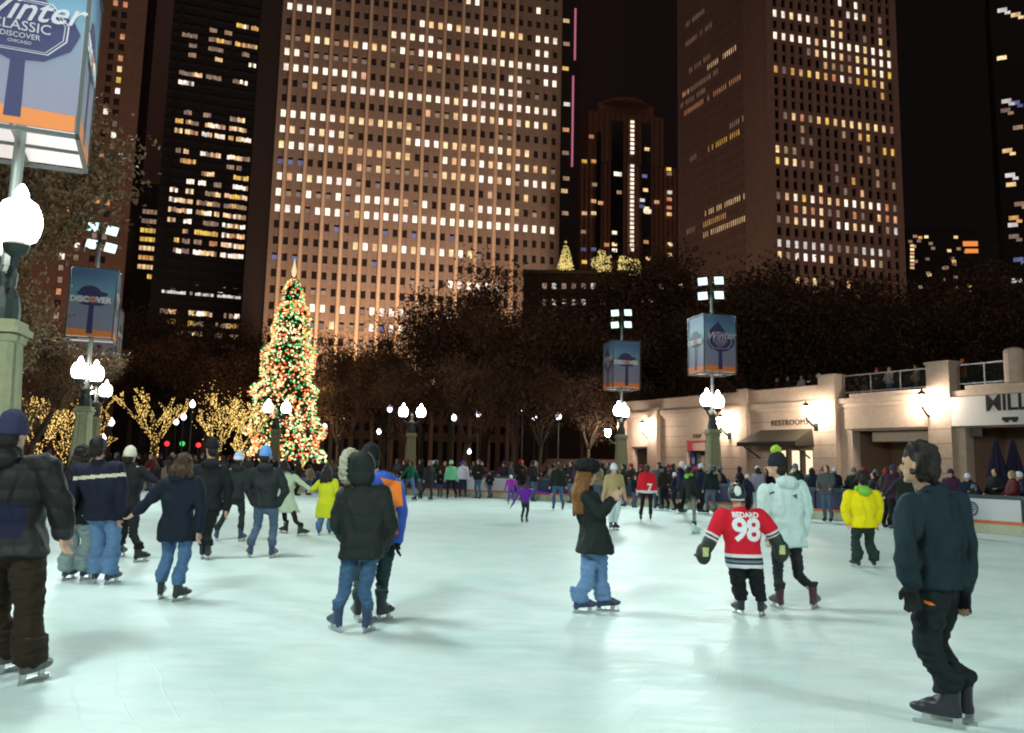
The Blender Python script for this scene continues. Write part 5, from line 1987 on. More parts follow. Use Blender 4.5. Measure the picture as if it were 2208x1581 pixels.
    # ---------------- gloves
    if gloves:
        gm = gloves if not isinstance(gloves, dict) else gloves['mat']
        for k in (0, 1):
            B = Blob()
            d = (Wr[k] - El[k])
            if isinstance(gloves, dict):
                dn = d.normalized()
                big = gloves['big']
                B.cone(Wr[k] - dn * .03, Wr[k] + dn * .05, .065 * big, .06 * big)
                B.ell(Wr[k] + dn * .10 * big, (lat, fdir, Z), .068 * big, .05 * big, .095 * big)
                build_hand(B, Wr[k] + dn * .03, El[k], d, 1 if k else -1, s * 1.15 * big, .9, 1.7, fdir)
            else:
                build_hand(B, Wr[k] - d.normalized() * .01, El[k], d, 1 if k else -1, s * 1.03, .5, 1.35, fdir)
            me = fuse(B, 'glove', .007 if lod == 0 else .014, 1)
            me.materials.append(gm)
            if isinstance(gloves, dict) and gloves.get('palm'):
                me.materials.append(gloves['palm'])
                c0_ = Wr[k] + d.normalized() * .1
                paintf(me, lambda c, n: 1 if (n.y < -.55 and abs(c.z - c0_.z) < .05 and abs(c.x - c0_.x) < .03) else 0)
            mobj('glove', me, root)
    # ---------------- hair and hats
    hd = head or {}
    if hd.get('hair'):
        B = Blob()
        hv = hd.get('hv', 1.0) * (.92 if hd.get('hat') == 'beanie' else 1)
        B.ell(Hd + hz * .03 * s - hf * .022 * s, hax, .089 * s * hv, .099 * s * hv, .110 * s * hv)
        B.ell(Hd - hz * .03 * s - hf * .05 * s, hax, .084 * s * hv, .064 * s, .09 * s)
        ln = hd.get('long', 0)
        if ln:
            for q in range(9):
                a = (q - 4) / 4 * 1.25
                st = Hd + hl * math.sin(a) * .08 * s - hf * math.cos(a) * .07 * s + hz * .0
                en = st - Z * ln * random.uniform(.85, 1.05) - hf * (.05 + .02 * math.cos(a)) + hl * math.sin(a) * .05 + Vector(hd.get('sway', (0, 0, 0)))
                mdp = st.lerp(en, .5) - hf * .035
                B.chain([st, mdp, en], [.042 * s, .040 * s, .016 * s])
        me = fuse(B, 'hair', max(vox * .9, .011), 1, fold=(.018 if lod == 0 else .008) * (.25 if hd.get('hat') == 'beanie' else 1), ffreq=22, fst=(1, 1, .15))
        me.materials.append(hd['hair'])
        mobj('hair', me, root)
    ht = hd.get('hat')
    if ht:
        hm = hd['hm']
        B = Blob()
        if ht == 'beanie':
            B.ell(Hd + hz * .06 * s - hf * .012 * s, hax, .093 * s, .105 * s, .122 * s)
            me = fuse(B, 'hat', vox, 2, fold=.004, ffreq=18, fst=(1, 1, .3))
            me.materials.append(hm)
            o = mobj('hat', me, root)
            b = Blob()
            b.eloft([(Hd + hz * .0 * s - hf * .012 * s, hl, .096 * s, hf, .108 * s), (Hd + hz * .01 * s - hf * .012 * s, hl, .098 * s, hf, .110 * s), (Hd + hz * .055 * s - hf * .01 * s, hl, .100 * s, hf, .112 * s), (Hd + hz * .075 * s - hf * .01 * s, hl, .098 * s, hf, .109 * s)], 24, 2)
            me = fuse(b, 'cuff', vox * .8, 1)
            me.materials.append(hd.get('cuff', hm))
            mobj('cuff', me, o)
            if hd.get('pom'):
                b = Blob()
                for q in range(14):
                    v = Vector((random.gauss(0, 1), random.gauss(0, 1), random.gauss(0, 1))).normalized() * .03
                    b.ball(Hd + hz * .19 * s + v, .03, 8, 6)
                me = fuse(b, 'pompom', .01, 0, fold=.01, ffreq=60, fst=(1, 1, 1))
                me.materials.append(hd['pom'])
                mobj('pompom', me, o)
        elif ht == 'fur':
            B.ell(Hd + hz * .085 * s, hax, .135 * s, .145 * s, .085 * s)
            me = fuse(B, 'hat', .011, 1, fold=.022, ffreq=42, fst=(1, 1, 1))
            me.materials.append(hm)
            mobj('hat', me, root)
        elif ht == 'helmet':
            B.ell(Hd + hz * .045 * s - hf * .005, hax, .112 * s, .13 * s, .112 * s)
            B.eloft([(Hd - hz * .07 * s - hf * .03, hl, .09 * s, hf, .085 * s), (Hd + hz * .03 * s - hf * .01, hl, .113 * s, hf, .13 * s)])
            me = fuse(B, 'hat', .009, 2)
            me.materials.append(hm)
            me.materials.append(hd.get('cuff', hm))
            c1 = Hd + hz * .05
            paintf(me, lambda c, n: 1 if (n.y < -.2 and (math.hypot((c.x - c1.x + .012) * 1.5, c.z - c1.z) < .055 or (abs(c.x - c1.x) < .075 and -.105 < c.z - c1.z < -.085))) else 0)
            mobj('hat', me, root)
    if hd.get('scarf'):
        B = Blob()
        for q in range(12):
            a = q * math.pi / 6
            B.ell(Nk + Z * .05 * s + lat * math.cos(a) * .085 * s + fdir * math.sin(a) * .085 * s, (lat, fdir, Z), .04, .04, .045)
        B.ell(Nk - Z * .0 - fdir * .13, (lat, fdir, Z), .10, .05, .07)
        me = fuse(B, 'scarf', vox, 2, fold=.01, ffreq=20)
        me.materials.append(hd['scarf'])
        mobj('scarf', me, root)
    root['info'] = 0
    del root['info']
    return root, gar, dict(Nk=Nk, Pv=Pv, Sh=Sh, El=El, Wr=Wr, Hd=Hd, org=org, s=s, lat=lat, fdir=fdir)
def decal(gar, me, M, mtl, name='lettering', off=.004, dirv=Vector((0, 1, 0)), sub=2):
    """wrap a flat mesh onto a garment by casting it along dirv"""
    bm = bmesh.new()
    bm.from_mesh(me)
    bmesh.ops.transform(bm, matrix=M, verts=bm.verts)
    bmesh.ops.triangulate(bm, faces=bm.faces)
    for _ in range(sub):
        ee = [e for e in bm.edges if e.calc_length() > .018]
        if ee:
            bmesh.ops.subdivide_edges(bm, edges=ee, cuts=1, use_grid_fill=False)
            bmesh.ops.triangulate(bm, faces=bm.faces)
    tree = bvhtree.BVHTree.FromPolygons([v.co for v in gar.data.vertices], [p.vertices for p in gar.data.polygons])
    kill = []
    for v in bm.verts:
        h_, n_, i_, d_ = tree.ray_cast(v.co - dirv * 1.5, dirv)
        if h_:
            v.co = h_ - dirv * off
        else:
            kill.append(v)
    bmesh.ops.delete(bm, geom=kill, context='VERTS')
    out = bpy.data.meshes.new(name)
    bm.to_mesh(out)
    bm.free()
    out.materials.append(mtl)
    out.shade_smooth()
    return mobj(name, out, gar)
def flatpoly(pts):
    me = bpy.data.meshes.new('patch')
    me.from_pydata([(x, y, 0) for x, y in pts], [], [list(range(len(pts)))])
    return me
UPR = Matrix(((1, 0, 0, 0), (0, 0, -1, 0), (0, 1, 0, 0), (0, 0, 0, 1)))
C_ = cloth
blk = C_('cloth_black', (.009, .010, .012))
blk2 = C_('cloth_charcoal', (.018, .022, .024))
grn_blk = C_('cloth_green_black', (.013, .019, .017))
nvy = C_('cloth_navy', (.010, .013, .028))
brnp = C_('cloth_brown', (.022, .014, .007))
jean = C_('denim_blue', (.075, .15, .29), bump=.4, var=.3)
jean_l = C_('denim_light', (.13, .24, .42), bump=.6, var=.25)
jean_d = C_('denim_slate', (.07, .11, .17), bump=.5, var=.2)
palew = C_('cloth_pale_grey', (.24, .31, .31))
cream = C_('cloth_cream', (.6, .56, .42))
teal_d = C_('cloth_dark_teal', (.008, .022, .030))
mint = C_('cloth_mint', (.52, .68, .66), rough=.6)
bootn = mat('boot_navy', (.03, .045, .10), .35, var=.2)
bootk = mat('boot_black', (.02, .022, .03), .4, var=.2)
redt = mat('trim_red', (.55, .03, .05), .5)
yelt = mat('trim_yellow', (.65, .6, .05), .5)
whit = mat('trim_white', (.6, .62, .6), .5)
# ---- near left man
r, gar, I = person('person in navy beanie, bulky black puffer jacket and brown trousers at the left edge',
    J=dict(H=(28, 938), S=((-58, 1015), (98, 1005)), E=((-85, 1110), (130, 1090)), W=((-80, 1190), (136, 1150)), P=(30, 1175), F=((22, 1448), (70, 1470)), K=((-8, 1320), (62, 1330)), fy=(8, 10), hy=12),
    yaw=8, H=1.84, top=dict(mat=[C_('puffer_black', (.010, .010, .011), rough=.6), C_('pack_navy', (.010, .012, .035)), C_('puffer_grey', (.020, .020, .023), rough=.6)], bulk=1.28, hem=.06, flare=1.0, quilt=(.13, .010), hood='down', sleeve=1.15,
    paint=lambda c, n, d: 1 if (abs(c.x - d['Pv'].x - .02) < .12 and .06 < c.z - d['Pv'].z < .30 and n.y < -.2) else (2 if c.z < d['Pv'].z + .12 else 0)),
    legs=(brnp, 1.25, 1.45), head=dict(hair=hair_dark, hat='beanie', hm=C_('knit_navy', (.035, .035, .085), bump=.9)), skates=('hockey', mat('boot_grey', (.09, .085, .09), .4, var=.4), redt), vox=.010)
b = MB(); b.box(-.03, .03, -.006, 0, -.014, .014)
# ---- couple of friends left
r, gar, I = person('person in navy jacket with a cream stripe across the back and light blue wide jeans',
    J=dict(H=(212, 966), S=((170, 1012), (252, 1008)), E=((155, 1062), (262, 1062)), W=((150, 1105), (257, 1112)), P=(222, 1105), F=((205, 1256), (241, 1258)), fy=(-20, 15)),
    yaw=4, H=1.74, top=dict(mat=[nvy, cream], bulk=1.22, hem=.09, flare=1.06, sleeve=1.15, fold=.010, paint=lambda c, n, d: 1 if (abs(c.z - (d['Nk'].z - .155 + (c.x - d['Nk'].x) * .10)) < .022 and c.x > d['Nk'].x - .26) else 0),
    legs=(jean_l, 1.2, 1.5), head=dict(hair=hair_dark), skates=('figure', bootn, redt), group=None)
r, gar, I = person('person with long dark hair and pale grey wide trousers beside the striped jacket skater',
    J=dict(H=(180, 982), S=((150, 1025), (200, 1020)), E=((136, 1075), (207, 1070)), W=((140, 1120), (205, 1110)), P=(163, 1112), F=((148, 1250), (186, 1249))),
    yaw=10, H=1.68, top=dict(mat=blk, bulk=1.15, hem=.1, flare=1.05), legs=(palew, 1.2, 1.6), head=dict(hair=hair_dark, long=.34), skates=('figure', bootn))
r, gar, I = person('person in cream beanie and black jacket with one arm out, behind the striped jacket skater',
    J=dict(H=(281, 985), S=((262, 1015), (305, 1013)), E=((255, 1050), (324, 1030)), W=((262, 1085), (340, 1040)), P=(279, 1090), F=((262, 1200), (303, 1212)), K=((268, 1145), (287, 1150)), fy=(0, 30)),
    yaw=8, H=1.7, top=dict(mat=blk, bulk=1.05, hem=.05), legs=(blk, .9, 1.0), head=dict(hair=hair_dark, hat='beanie', hm=C_('knit_cream', (.62, .60, .48), bump=.9)), skates=('figure', bootk), vox=.014)
r, gar, I = person('person with brown hair in a flared navy coat and blue jeans, left arm stretched out',
    J=dict(H=(398, 1003), S=((360, 1042), (425, 1040)), E=((325, 1078), (433, 1095)), W=((291, 1106), (428, 1145)), P=(380, 1130), F=((347, 1290), (389, 1296)), fy=(-12, 22)),
    yaw=6, H=1.62, top=dict(mat=C_('coat_navy', (.009, .013, .025)), bulk=1.12, hem=.20, flare=1.22, hood='down', sleeve=1.1, name='coat'),
    legs=(jean, 1.08, 1.15), head=dict(hair=hair_brown, long=.12), skates=('figure', mat('boot_dark_green', (.025, .035, .03), .4)))
r, gar, I = person('tall person dressed all in black looking left between the jeans skater and blue beanie skaters',
    J=dict(H=(456, 968), S=((425, 1010), (484, 1012)), E=((412, 1050), (495, 1055)), W=((420, 1092), (488, 1098)), P=(450, 1092), F=((436, 1205), (448, 1207)), K=((432, 1150), (446, 1152)), hy=-50),
    yaw=-12, H=1.86, top=dict(mat=blk, bulk=1.08, hem=.05, hood='down'), legs=(blk, .95, 1.15), head=dict(hair=hair_dark, hat='beanie', hm=blk), skates=('hockey', bootk), vox=.014)
r, gar, I = person('person in pale blue beanie dressed in black with legs apart',
    J=dict(H=(515, 992), S=((488, 1017), (541, 1017)), E=((478, 1048), (549, 1050)), W=((480, 1078), (546, 1080)), P=(507, 1072), F=((466, 1166), (521, 1167)), fy=(-25, 12)),
    yaw=2, H=1.68, top=dict(mat=blk2, bulk=1.05, hem=.03, hood='down'), legs=(blk2, .88, .95), head=dict(hair=hair_dark, hat='beanie', hm=C_('knit_ice', (.45, .58, .85), bump=.9), cuff=C_('knit_white', (.7, .74, .85), bump=.9)), skates=('figure', bootn), vox=.015)
r, gar, I = person('person in bright blue beanie and charcoal jacket, hands in pockets, grey blue jeans',
    J=dict(H=(573, 984), S=((548, 1017), (601, 1017)), E=((534, 1058), (616, 1058)), W=((549, 1088), (600, 1088)), P=(574, 1088), F=((538, 1202), (588, 1203)), fy=(-28, 8)),
    yaw=3, H=1.76, top=dict(mat=blk2, bulk=1.1, hem=.04, hood='down'), legs=(jean_d, .98, .98), head=dict(hair=hair_dark, hat='beanie', hm=C_('knit_blue', (.16, .33, .75), bump=.9)), skates=('figure', bootn, redt), vox=.013)
r, gar, I = person('person in pale green flared coat reaching toward the yellow green coat',
    J=dict(H=(612, 1005), S=((603, 1032), (634, 1028)), E=((598, 1058), (650, 1042)), W=((603, 1076), (668, 1055)), P=(616, 1078), F=((612, 1150), (652, 1156)), K=((614, 1115), (637, 1122)), fy=(-60, 60)),
    yaw=-20, H=1.62, top=dict(mat=C_('coat_pale_green', (.42, .52, .36)), bulk=1.0, hem=.28, flare=1.45, name='coat'), legs=(blk, .8, .9), head=dict(hair=hair_dark, long=.1), skates=('figure', mat('boot_dark_green', (.025, .035, .03), .4)), vox=.015, lod=1)
r, gar, I = person('person with long black hair in a long yellow green coat and blue jeans',
    J=dict(H=(706, 1015), S=((691, 1040), (722, 1038)), E=((681, 1050), (727, 1065)), W=((672, 1056), (725, 1090)), P=(704, 1084), F=((688, 1154), (711, 1154))),
    yaw=0, H=1.58, top=dict(mat=C_('coat_chartreuse', (.55, .58, .02)), bulk=1.12, hem=.36, flare=1.25, name='coat'), legs=(jean, 1.1, 1.3), head=dict(hair=hair_dark, long=.25), skates=('figure', bootn), vox=.015, lod=1)
# ---- central couple
r, gar, I = person('person in long dark parka with fur trimmed hood up and blue jeans',
    J=dict(H=(776, 1008), S=((742, 1070), (822, 1064)), E=((728, 1130), (840, 1135)), W=((752, 1165, .25), (825, 1180, .3)), P=(783, 1165), F=((722, 1360), (795, 1362)), K=((744, 1268), (787, 1272)), fy=(-35, 15), hy=-68, hd=None),
    yaw=-4, H=1.68, top=dict(mat=C_('parka_green_black', (.013, .018, .015), rough=.7), bulk=1.24, hem=.17, flare=.98, quilt=(.15, .010), hood='up', fur=C_('fur_cream', (.5, .48, .36), bump=1), sleeve=1.15, name='parka', waist=1.02),
    legs=(jean_d if False else C_('denim_mid', (.05, .11, .20), bump=.6, var=.3), .95, .95), head=dict(hair=hair_brown), skates=('figure', bootn, redt), vox=.010)
r, gar, I = person('person in blue jacket with orange and white patches beside the dark parka',
    J=dict(H=(797, 992, .35), S=((795, 1050, .3), (852, 1045, .3)), E=((790, 1105, .25), (864, 1108, .15)), W=((800, 1130, -.05), (858, 1165, .1)), P=(818, 1160, .25), F=((768, 1338), (828, 1338)), K=((776, 1255, .25), (824, 1255, .25)), fy=(-20, 25), hy=-40),
    yaw=-8, H=1.78, top=dict(mat=C_('jacket_cobalt', (.035, .10, .46), rough=.6), bulk=1.12, hem=.06, hood='down', sleeve=1.05), legs=(C_('cloth_pine', (.022, .05, .052)), .92, .95), head=dict(hair=hair_dark, hat='beanie', hm=blk), skates=('hockey', bootk), gloves=blk, vox=.011)
for pts, m, nm in (([(838 - 22, 1030), (858, 1040), (866, 1092), (846, 1096), (838, 1070)], C_('patch_orange', (.85, .22, .03)), 'orange_patch'), ([(828, 1082), (848, 1086), (853, 1105), (830, 1108)], C_('patch_pale_blue', (.35, .48, .75)), 'blue_patch'),
                   ([(826, 1108), (855, 1104), (858, 1132), (826, 1140)], C_('patch_cream', (.62, .62, .50)), 'cream_patch'), ([(832, 1114), (848, 1114), (850, 1120), (834, 1122)], C_('patch_maroon', (.1, .02, .03)), 'maroon_mark'), ([(845, 1146), (856, 1144), (858, 1153), (846, 1156)], C_('patch_orange', (.85, .22, .03)), 'hem_patch')):
    P = [at(x, y, I['org'].y) - I['org'] for x, y in pts]
    me = bpy.data.meshes.new('patch')
    me.from_pydata([tuple(q) for q in P], [], [list(range(len(P)))])
    bpy.context.view_layer.update()
    decal(gar, me, Matrix.Identity(4), m, nm, off=.005 if nm != 'maroon_mark' else .009, sub=3)
# ---- woman with fur hat, facing right
r, gar, I = person('person with long auburn hair and black fur hat holding up a phone',
    J=dict(H=(1266, 1022), S=((1261, 1068, -.12), (1272, 1066, .16)), E=((1292, 1108, -.2), (1300, 1105, .18)), W=((1318, 1078, -.12), (1325, 1076, .1)), P=(1283, 1160), F=((1258, 1322), (1308, 1318)), K=((1268, 1245, -.05), (1294, 1245, .08)), fy=(72, 78)),
    yaw=72, H=1.64, top=dict(mat=grn_blk, bulk=1.2, hem=.17, flare=1.2, name='coat', waist=.88, sleeve=.85), legs=(jean_l, 1.12, 1.4), head=dict(hair=hair_auburn, long=.42, hat='fur', hm=C_('fur_black', (.012, .012, .014), bump=1)), skates=('figure', bootn), vox=.010)
tel = at(1334, 1064, I['org'].y)
t_ = thing('phone', 'small dark phone held up by the fur hatted skater', 'phone', tel)
b = MB(); b.box(-.006, .006, -.04, .04, -.075, .075); b.build('case', mat('phone_black', (.015, .015, .02), .3), t_)
# ---- kid in red jersey 98
def jersey(c, n, d):
    s_ = d['s']
    top_, z = d['Nk'].z, c.z
    zh = d['Pv'].z
    for k in (0, 1):
        e, w_ = d['El'][k], d['Wr'][k]
        ax = (w_ - e)
        f = (c - e).dot(ax) / ax.length_squared
        dist = ((c - e) - ax * f).length
        if dist < .085 and f > -.05 and abs(c.x - d['Pv'].x) > .17:
            if .12 < f < .30:
                return 2
            if .30 <= f < .45:
                return 1
            if .45 <= f < .6:
                return 2
            return 0
    u = z - zh
    if abs(c.x - d['Pv'].x) < .26:
        if u < -.085:
            return 2
        if u < -.065:
            return 1
        if u < -.035:
            return 3
        if u < -.015:
            return 1
        if u < .02:
            return 2
    return 0
jr = C_('jersey_red', (.62, .012, .03), bump=.2)
r, gar, I = person('child hockey player in red jersey number 98 with black helmet and big gloves',
    J=dict(H=(1588, 1068), S=((1557, 1112), (1634, 1112)), E=((1540, 1148), (1662, 1142)), W=((1528, 1172), (1674, 1166)), P=(1603, 1198), F=((1593, 1325), (1643, 1328)), K=((1593, 1268), (1634, 1268)), fy=(-15, 30)),
    yaw=0, H=1.48, top=dict(mat=[jr, C_('jersey_black', (.02, .02, .025)), C_('jersey_white', (.70, .72, .74)), C_('jersey_grey', (.16, .2, .25))], bulk=1.32, hem=.15, flare=1.0, sleeve=1.35, paint=jersey, name='jersey', fold=.006, waist=1.0),
    legs=(blk, 1.35, 1.1), head=dict(hat='helmet', hm=mat('helmet_black', (.015, .02, .022), .35), cuff=whit), gloves=dict(mat=mat('glove_black', (.02, .03, .02), .5), big=1.25, palm=C_('glove_palm', (.5, .55, .25))), skates=('hockey', bootk, yelt), vox=.009)
def put_dec(s_, size, px, py, m, space=1.0, bold=0.0, off=.004):
    me = text_mesh(s_, size, extrude=0, bold=bold, space=space)
    c = at(px, py, I['org'].y) - I['org']
    decal(gar, me, Matrix.Translation(c) @ UPR, m, off=off)
bpy.context.view_layer.update()
put_dec('98', .335, 1603, 1143, C_('number_white', (.78, .8, .82)), .92, .010)
put_dec('BEDARD', .075, 1602, 1110, C_('number_white', (.78, .8, .82)), 1.0, .003)
# ---- woman in mint long coat
r, gar, I = person('person in long mint coat and black beanie with green pompom, beside the child in red',
    J=dict(H=(1674, 1006), S=((1652, 1058), (1726, 1050)), E=((1645, 1112), (1738, 1105)), W=((1655, 1150, -.08), (1730, 1150)), P=(1692, 1140), F=((1676, 1312), (1757, 1312)), K=((1678, 1238), (1722, 1240)), fy=(-12, 35), hy=-62),
    yaw=-10, H=1.74, top=dict(mat=mint, bulk=1.2, hem=.20, flare=1.12, hood='down', sleeve=1.12, name='coat', quilt=(.2, .006), waist=1.02), legs=(C_('leggings_black', (.02, .026, .03)), .84, .85),
    head=dict(hair=hair_dark, hat='beanie', hm=C_('knit_black', (.015, .018, .025), bump=.9), pom=C_('pom_green', (.40, .60, .06), bump=1)), skates=('figure', mat('boot_maroon', (.06, .025, .03), .4)), vox=.010)
for pts in (([(1652, 1062), (1662, 1058), (1663, 1062), (1653, 1066)]), ([(1700, 1068), (1712, 1064), (1711, 1076)])):
    me = bpy.data.meshes.new('mark')
    P = [at(x, y, I['org'].y) - I['org'] for x, y in pts]
    me.from_pydata([tuple(q) for q in P], [], [list(range(len(P)))])
    decal(gar, me, Matrix.Identity(4), C_('mark_teal', (.05, .12, .14)), 'logo', off=.005)
# ---- yellow jacket
r, gar, I = person('person in bright yellow jacket with green hood and dark wide trousers',
    J=dict(H=(1858, 1030), S=((1830, 1066), (1888, 1066)), E=((1822, 1100), (1898, 1100)), W=((1828, 1126), (1893, 1126)), P=(1862, 1132), F=((1845, 1224), (1884, 1224)), fy=(-15, 15)),
    yaw=0, H=1.62, top=dict(mat=C_('jacket_yellow', (.78, .66, .005)), bulk=1.25, hem=.04, flare=1.0, sleeve=1.1), legs=(C_('cloth_bottle', (.018, .034, .028)), 1.15, 1.5), head=dict(hair=hair_dark, scarf=C_('hood_green', (.20, .50, .06))), skates=('figure', bootk), vox=.013)
# ---- right foreground man
r, gar, I = person('person in dark teal pullover leaning left, nearest on the right side',
    J=dict(H=(1980, 1002), S=((1962, 1092, -.12), (2058, 1080, .12)), E=((1953, 1172, -.22), (2082, 1170, .1)), W=((1963, 1262, -.2), (2078, 1272, .0)), P=(2022, 1255), F=((2028, 1566), (2056, 1556)), K=((2000, 1385, -.06), (2016, 1385, .06)), fy=(-55, -45), hy=-52),
    yaw=-42, H=1.80, top=dict(mat=teal_d, bulk=1.14, hem=.02, sleeve=1.05, fold=.018, waist=1.0, name='pullover'), legs=(C_('tights_black', (.008, .012, .014)), 1.12, 1.0), head=dict(hair=hair_dark, hv=1.08), skates=('hockey', bootk), skin=skin_t, gloves=blk, vox=.010)
bpy.context.view_layer.update()
me = bpy.data.meshes.new('mark')
P = [at(x, y, I['org'].y) - I['org'] for x, y in ((1972, 1288), (1982, 1290), (1990, 1297), (1980, 1297), (1972, 1293))]
tr_ = [c for c in r.children if c.name.startswith('trousers')][0]
me.from_pydata([tuple(q) for q in P], [], [list(range(len(P)))])
decal(tr_, me, Matrix.Identity(4), C_('patch_orange', (.85, .22, .03)), 'logo', off=.006)
# ---- middle distance skaters
def mid_(label, x, foot, head, yaw=0, legs_=None, top_=None, head_=None, spread=8, Hh=1.7, arm=(0, 0), lean=0, vox=.022, skates=('figure', bootk), Fx=None, **kw):
    """x centre, foot y, head-top y in photo pixels"""
    g0 = ground(x, foot)
    u = FPX / g0.y
    h_ = Hh
    hc = (x + lean, foot - (h_ - .12) * u)
    sy = foot - h_ * .82 * u
    pv = foot - h_ * .54 * u
    sw = .17 * u * (abs(math.cos(R(yaw))) * .8 + .2)
    a0, a1 = arm
    def armp(sgn, a):
        ex = x + lean * .8 + sgn * (sw + math.sin(R(a)) * .28 * u)
        ey = sy + math.cos(R(a)) * .28 * u
        wx = ex + sgn * math.sin(R(a * 1.15)) * .25 * u
        wy = ey + math.cos(R(a * 1.15)) * .25 * u
        return (ex, ey), (wx, wy)
    e0, w0 = armp(-1, a0 + 12)
    e1, w1 = armp(1, a1 + 12)
    fx = Fx or ((x - spread, foot), (x + spread, foot))
    J = dict(H=hc, S=((x + lean * .8 - sw, sy), (x + lean * .8 + sw, sy)), E=(e0, e1), W=(w0, w1), P=(x + lean * .3, pv), F=fx)
    J.update(kw)
    return person(label, J=J, yaw=yaw, H=Hh, top=top_, legs=legs_, head=head_, skates=skates, vox=vox, lod=1, hands=False)
def T(m, **k):
    d = dict(mat=m, bulk=1.05, hem=.05)
    d.update(k)
    return d
mid_('person in dark green hoodie and jeans striding left near the far boards', 885, 1078, 1000, -60, (jean, 1.0, 1), T(C_('hoodie_green', (.01, .11, .06))), dict(hair=hair_brown), Fx=((866, 1066), (893, 1080)), arm=(25, 10), lean=2)
mid_('person dressed in dark grey skating behind the green hoodie', 925, 1079, 1000, -50, (blk2, .95, 1), T(blk2), dict(hair=hair_blond), Fx=((906, 1077), (928, 1079)), lean=2)
mid_('person in green and white plaid top with black trousers', 973, 1076, 1003, -20, (blk, 1.0, 1), T(C_('plaid_green', (.18, .55, .30)), bulk=1.2), dict(hair=hair_brown, hat='beanie', hm=C_('knit_pale_green', (.4, .6, .45))), spread=9)
mid_('person in white jacket and dark trousers near the far boards', 998, 1073, 990, 15, (C_('cloth_ink', (.03, .035, .09)), 1.0, 1), T(C_('jacket_white', (.72, .72, .86)), bulk=1.2), dict(hat='beanie', hm=C_('knit_violet', (.1, .08, .4))), spread=6)
mid_('small child in dark coat with pale trousers beside the white board panel', 1075, 1074, 1025, 10, (palew, 1.0, 1), T(blk2), dict(hat='beanie', hm=C_('knit_lilac', (.5, .4, .7))), Hh=1.15, spread=5)
mid_('child in purple and blue snowsuit with lime boots', 1102, 1089, 1030, 170, (C_('cloth_royal', (.06, .08, .3)), 1.1, 1), T(C_('cloth_magenta', (.3, .04, .35)), sleeve=.8), dict(hat='beanie', hm=C_('knit_white', (.7, .74, .85))), Hh=1.2, spread=6, skates=('figure', C_('boot_lime', (.3, .55, .15))))
mid_('small child in purple top bending with both arms out low', 1131, 1127, 1062, 20, (C_('cloth_bottle', (.018, .034, .028)), 1.0, .9), T(C_('cloth_purple', (.13, .02, .33)), sleeve=.75), dict(hair=hair_brown), Hh=1.12, spread=5, arm=(14, 60), lean=4)
mid_('person in dark jacket and blue jeans standing before the far boards', 1203, 1100, 1000, -10, (C_('denim_mid', (.05, .11, .20)), 1.05, 1.1), T(grn_blk, bulk=1.15), dict(hair=hair_brown), spread=10)
mid_('child in teal and pale blue beside the dark jacketed skater', 1176, 1078, 1035, 30, (blk2, 1, 1), T(C_('cloth_aqua', (.2, .48, .5))), dict(hair=hair_brown), Hh=1.2, spread=4)
mid_('person in white helmet, tan coat and pale trousers behind the fur hatted skater', 1324, 1143, 1022, 160, (C_('cloth_pearl', (.55, .66, .68)), 1.05, 1.1), T(C_('coat_tan', (.42, .32, .16)), bulk=1.1, hem=.1), dict(hat='beanie', hm=C_('knit_white', (.7, .74, .85))), spread=5, Hh=1.66)
p_, g2, I2 = mid_('person in red hockey jersey with a number and black trousers', 1395, 1123, 1020, 12, (blk, .95, 1), T([C_('jersey_red', (.62, .012, .03)), C_('jersey_white', (.70, .72, .74))], bulk=1.2, hem=.08, name='jersey', paint=lambda c, n, d: 1 if c.z < d['Pv'].z - .0 else 0), dict(hair=hair_brown), Fx=((1382, 1124), (1403, 1123)))
bpy.context.view_layer.update()
me = text_mesh('7', .3, extrude=0, bold=.01)
decal(g2, me, Matrix.Translation(at(1399, 1052, I2['org'].y) - I2['org']) @ UPR, C_('number_white', (.78, .8, .82)), off=.006)
mid_('person with lime scarf leaning far forward with pale green skates', 1492, 1150, 1030, 60, (C_('tights_pine', (.018, .045, .04)), .85, .8), T(grn_blk), dict(hair=hair_dark, scarf=C_('scarf_lime', (.2, .5, .1))), Fx=((1478, 1100), (1501, 1150)), lean=-6, Hh=1.68, skates=('figure', C_('boot_mint', (.5, .8, .66))))
mid_('person in grey beanie, black jacket and grey trousers near the boards', 1533, 1109, 1008, -25, (C_('cloth_slate', (.10, .13, .17)), 1.05, 1.1), T(C_('jacket_pine', (.012, .024, .024)), bulk=1.18), dict(hair=hair_dark, hat='beanie', hm=C_('knit_grey', (.12, .17, .24))), spread=9)
mid_('child in bright blue jacket by the boards left of the hockey child', 1563, 1082, 1030, 10, (C_('cloth_brown', (.05, .03, .016)), 1, 1), T(C_('jacket_azure', (.03, .15, .55)), bulk=1.15), dict(hair=hair_blond), Hh=1.35, spread=4)
mid_('person in lilac grey jacket partly behind the mint coat', 1634, 1112, 1025, 20, (C_('cloth_pearl', (.55, .66, .68)), 1, 1), T(C_('jacket_lilac', (.26, .24, .32)), bulk=1.15), dict(hair=hair_dark), spread=6)
mid_('person in navy black jacket leaning on the boards behind the mint coat', 1752, 1117, 1015, 35, (C_('cloth_umber', (.03, .024, .015)), 1.05, 1), T(C_('jacket_ink', (.012, .02, .032)), bulk=1.2), dict(hair=hair_dark), lean=-2, arm=(5, 40), spread=9)
mid_('person in dark clothes at the boards between two jersey skaters', 1433, 1100, 1015, -30, (blk, 1, 1), T(C_('jacket_umber', (.03, .02, .018)), bulk=1.2), dict(hair=hair_dark), spread=6)
mid_('person with large dark curly hair and pale collar at the boards', 1422, 1094, 1005, 140, (blk, 1, 1), T(blk, bulk=1.1), dict(hair=hair_dark, hat='fur', hm=hair_dark, scarf=C_('scarf_sand', (.5, .48, .3))), spread=5, Hh=1.68)
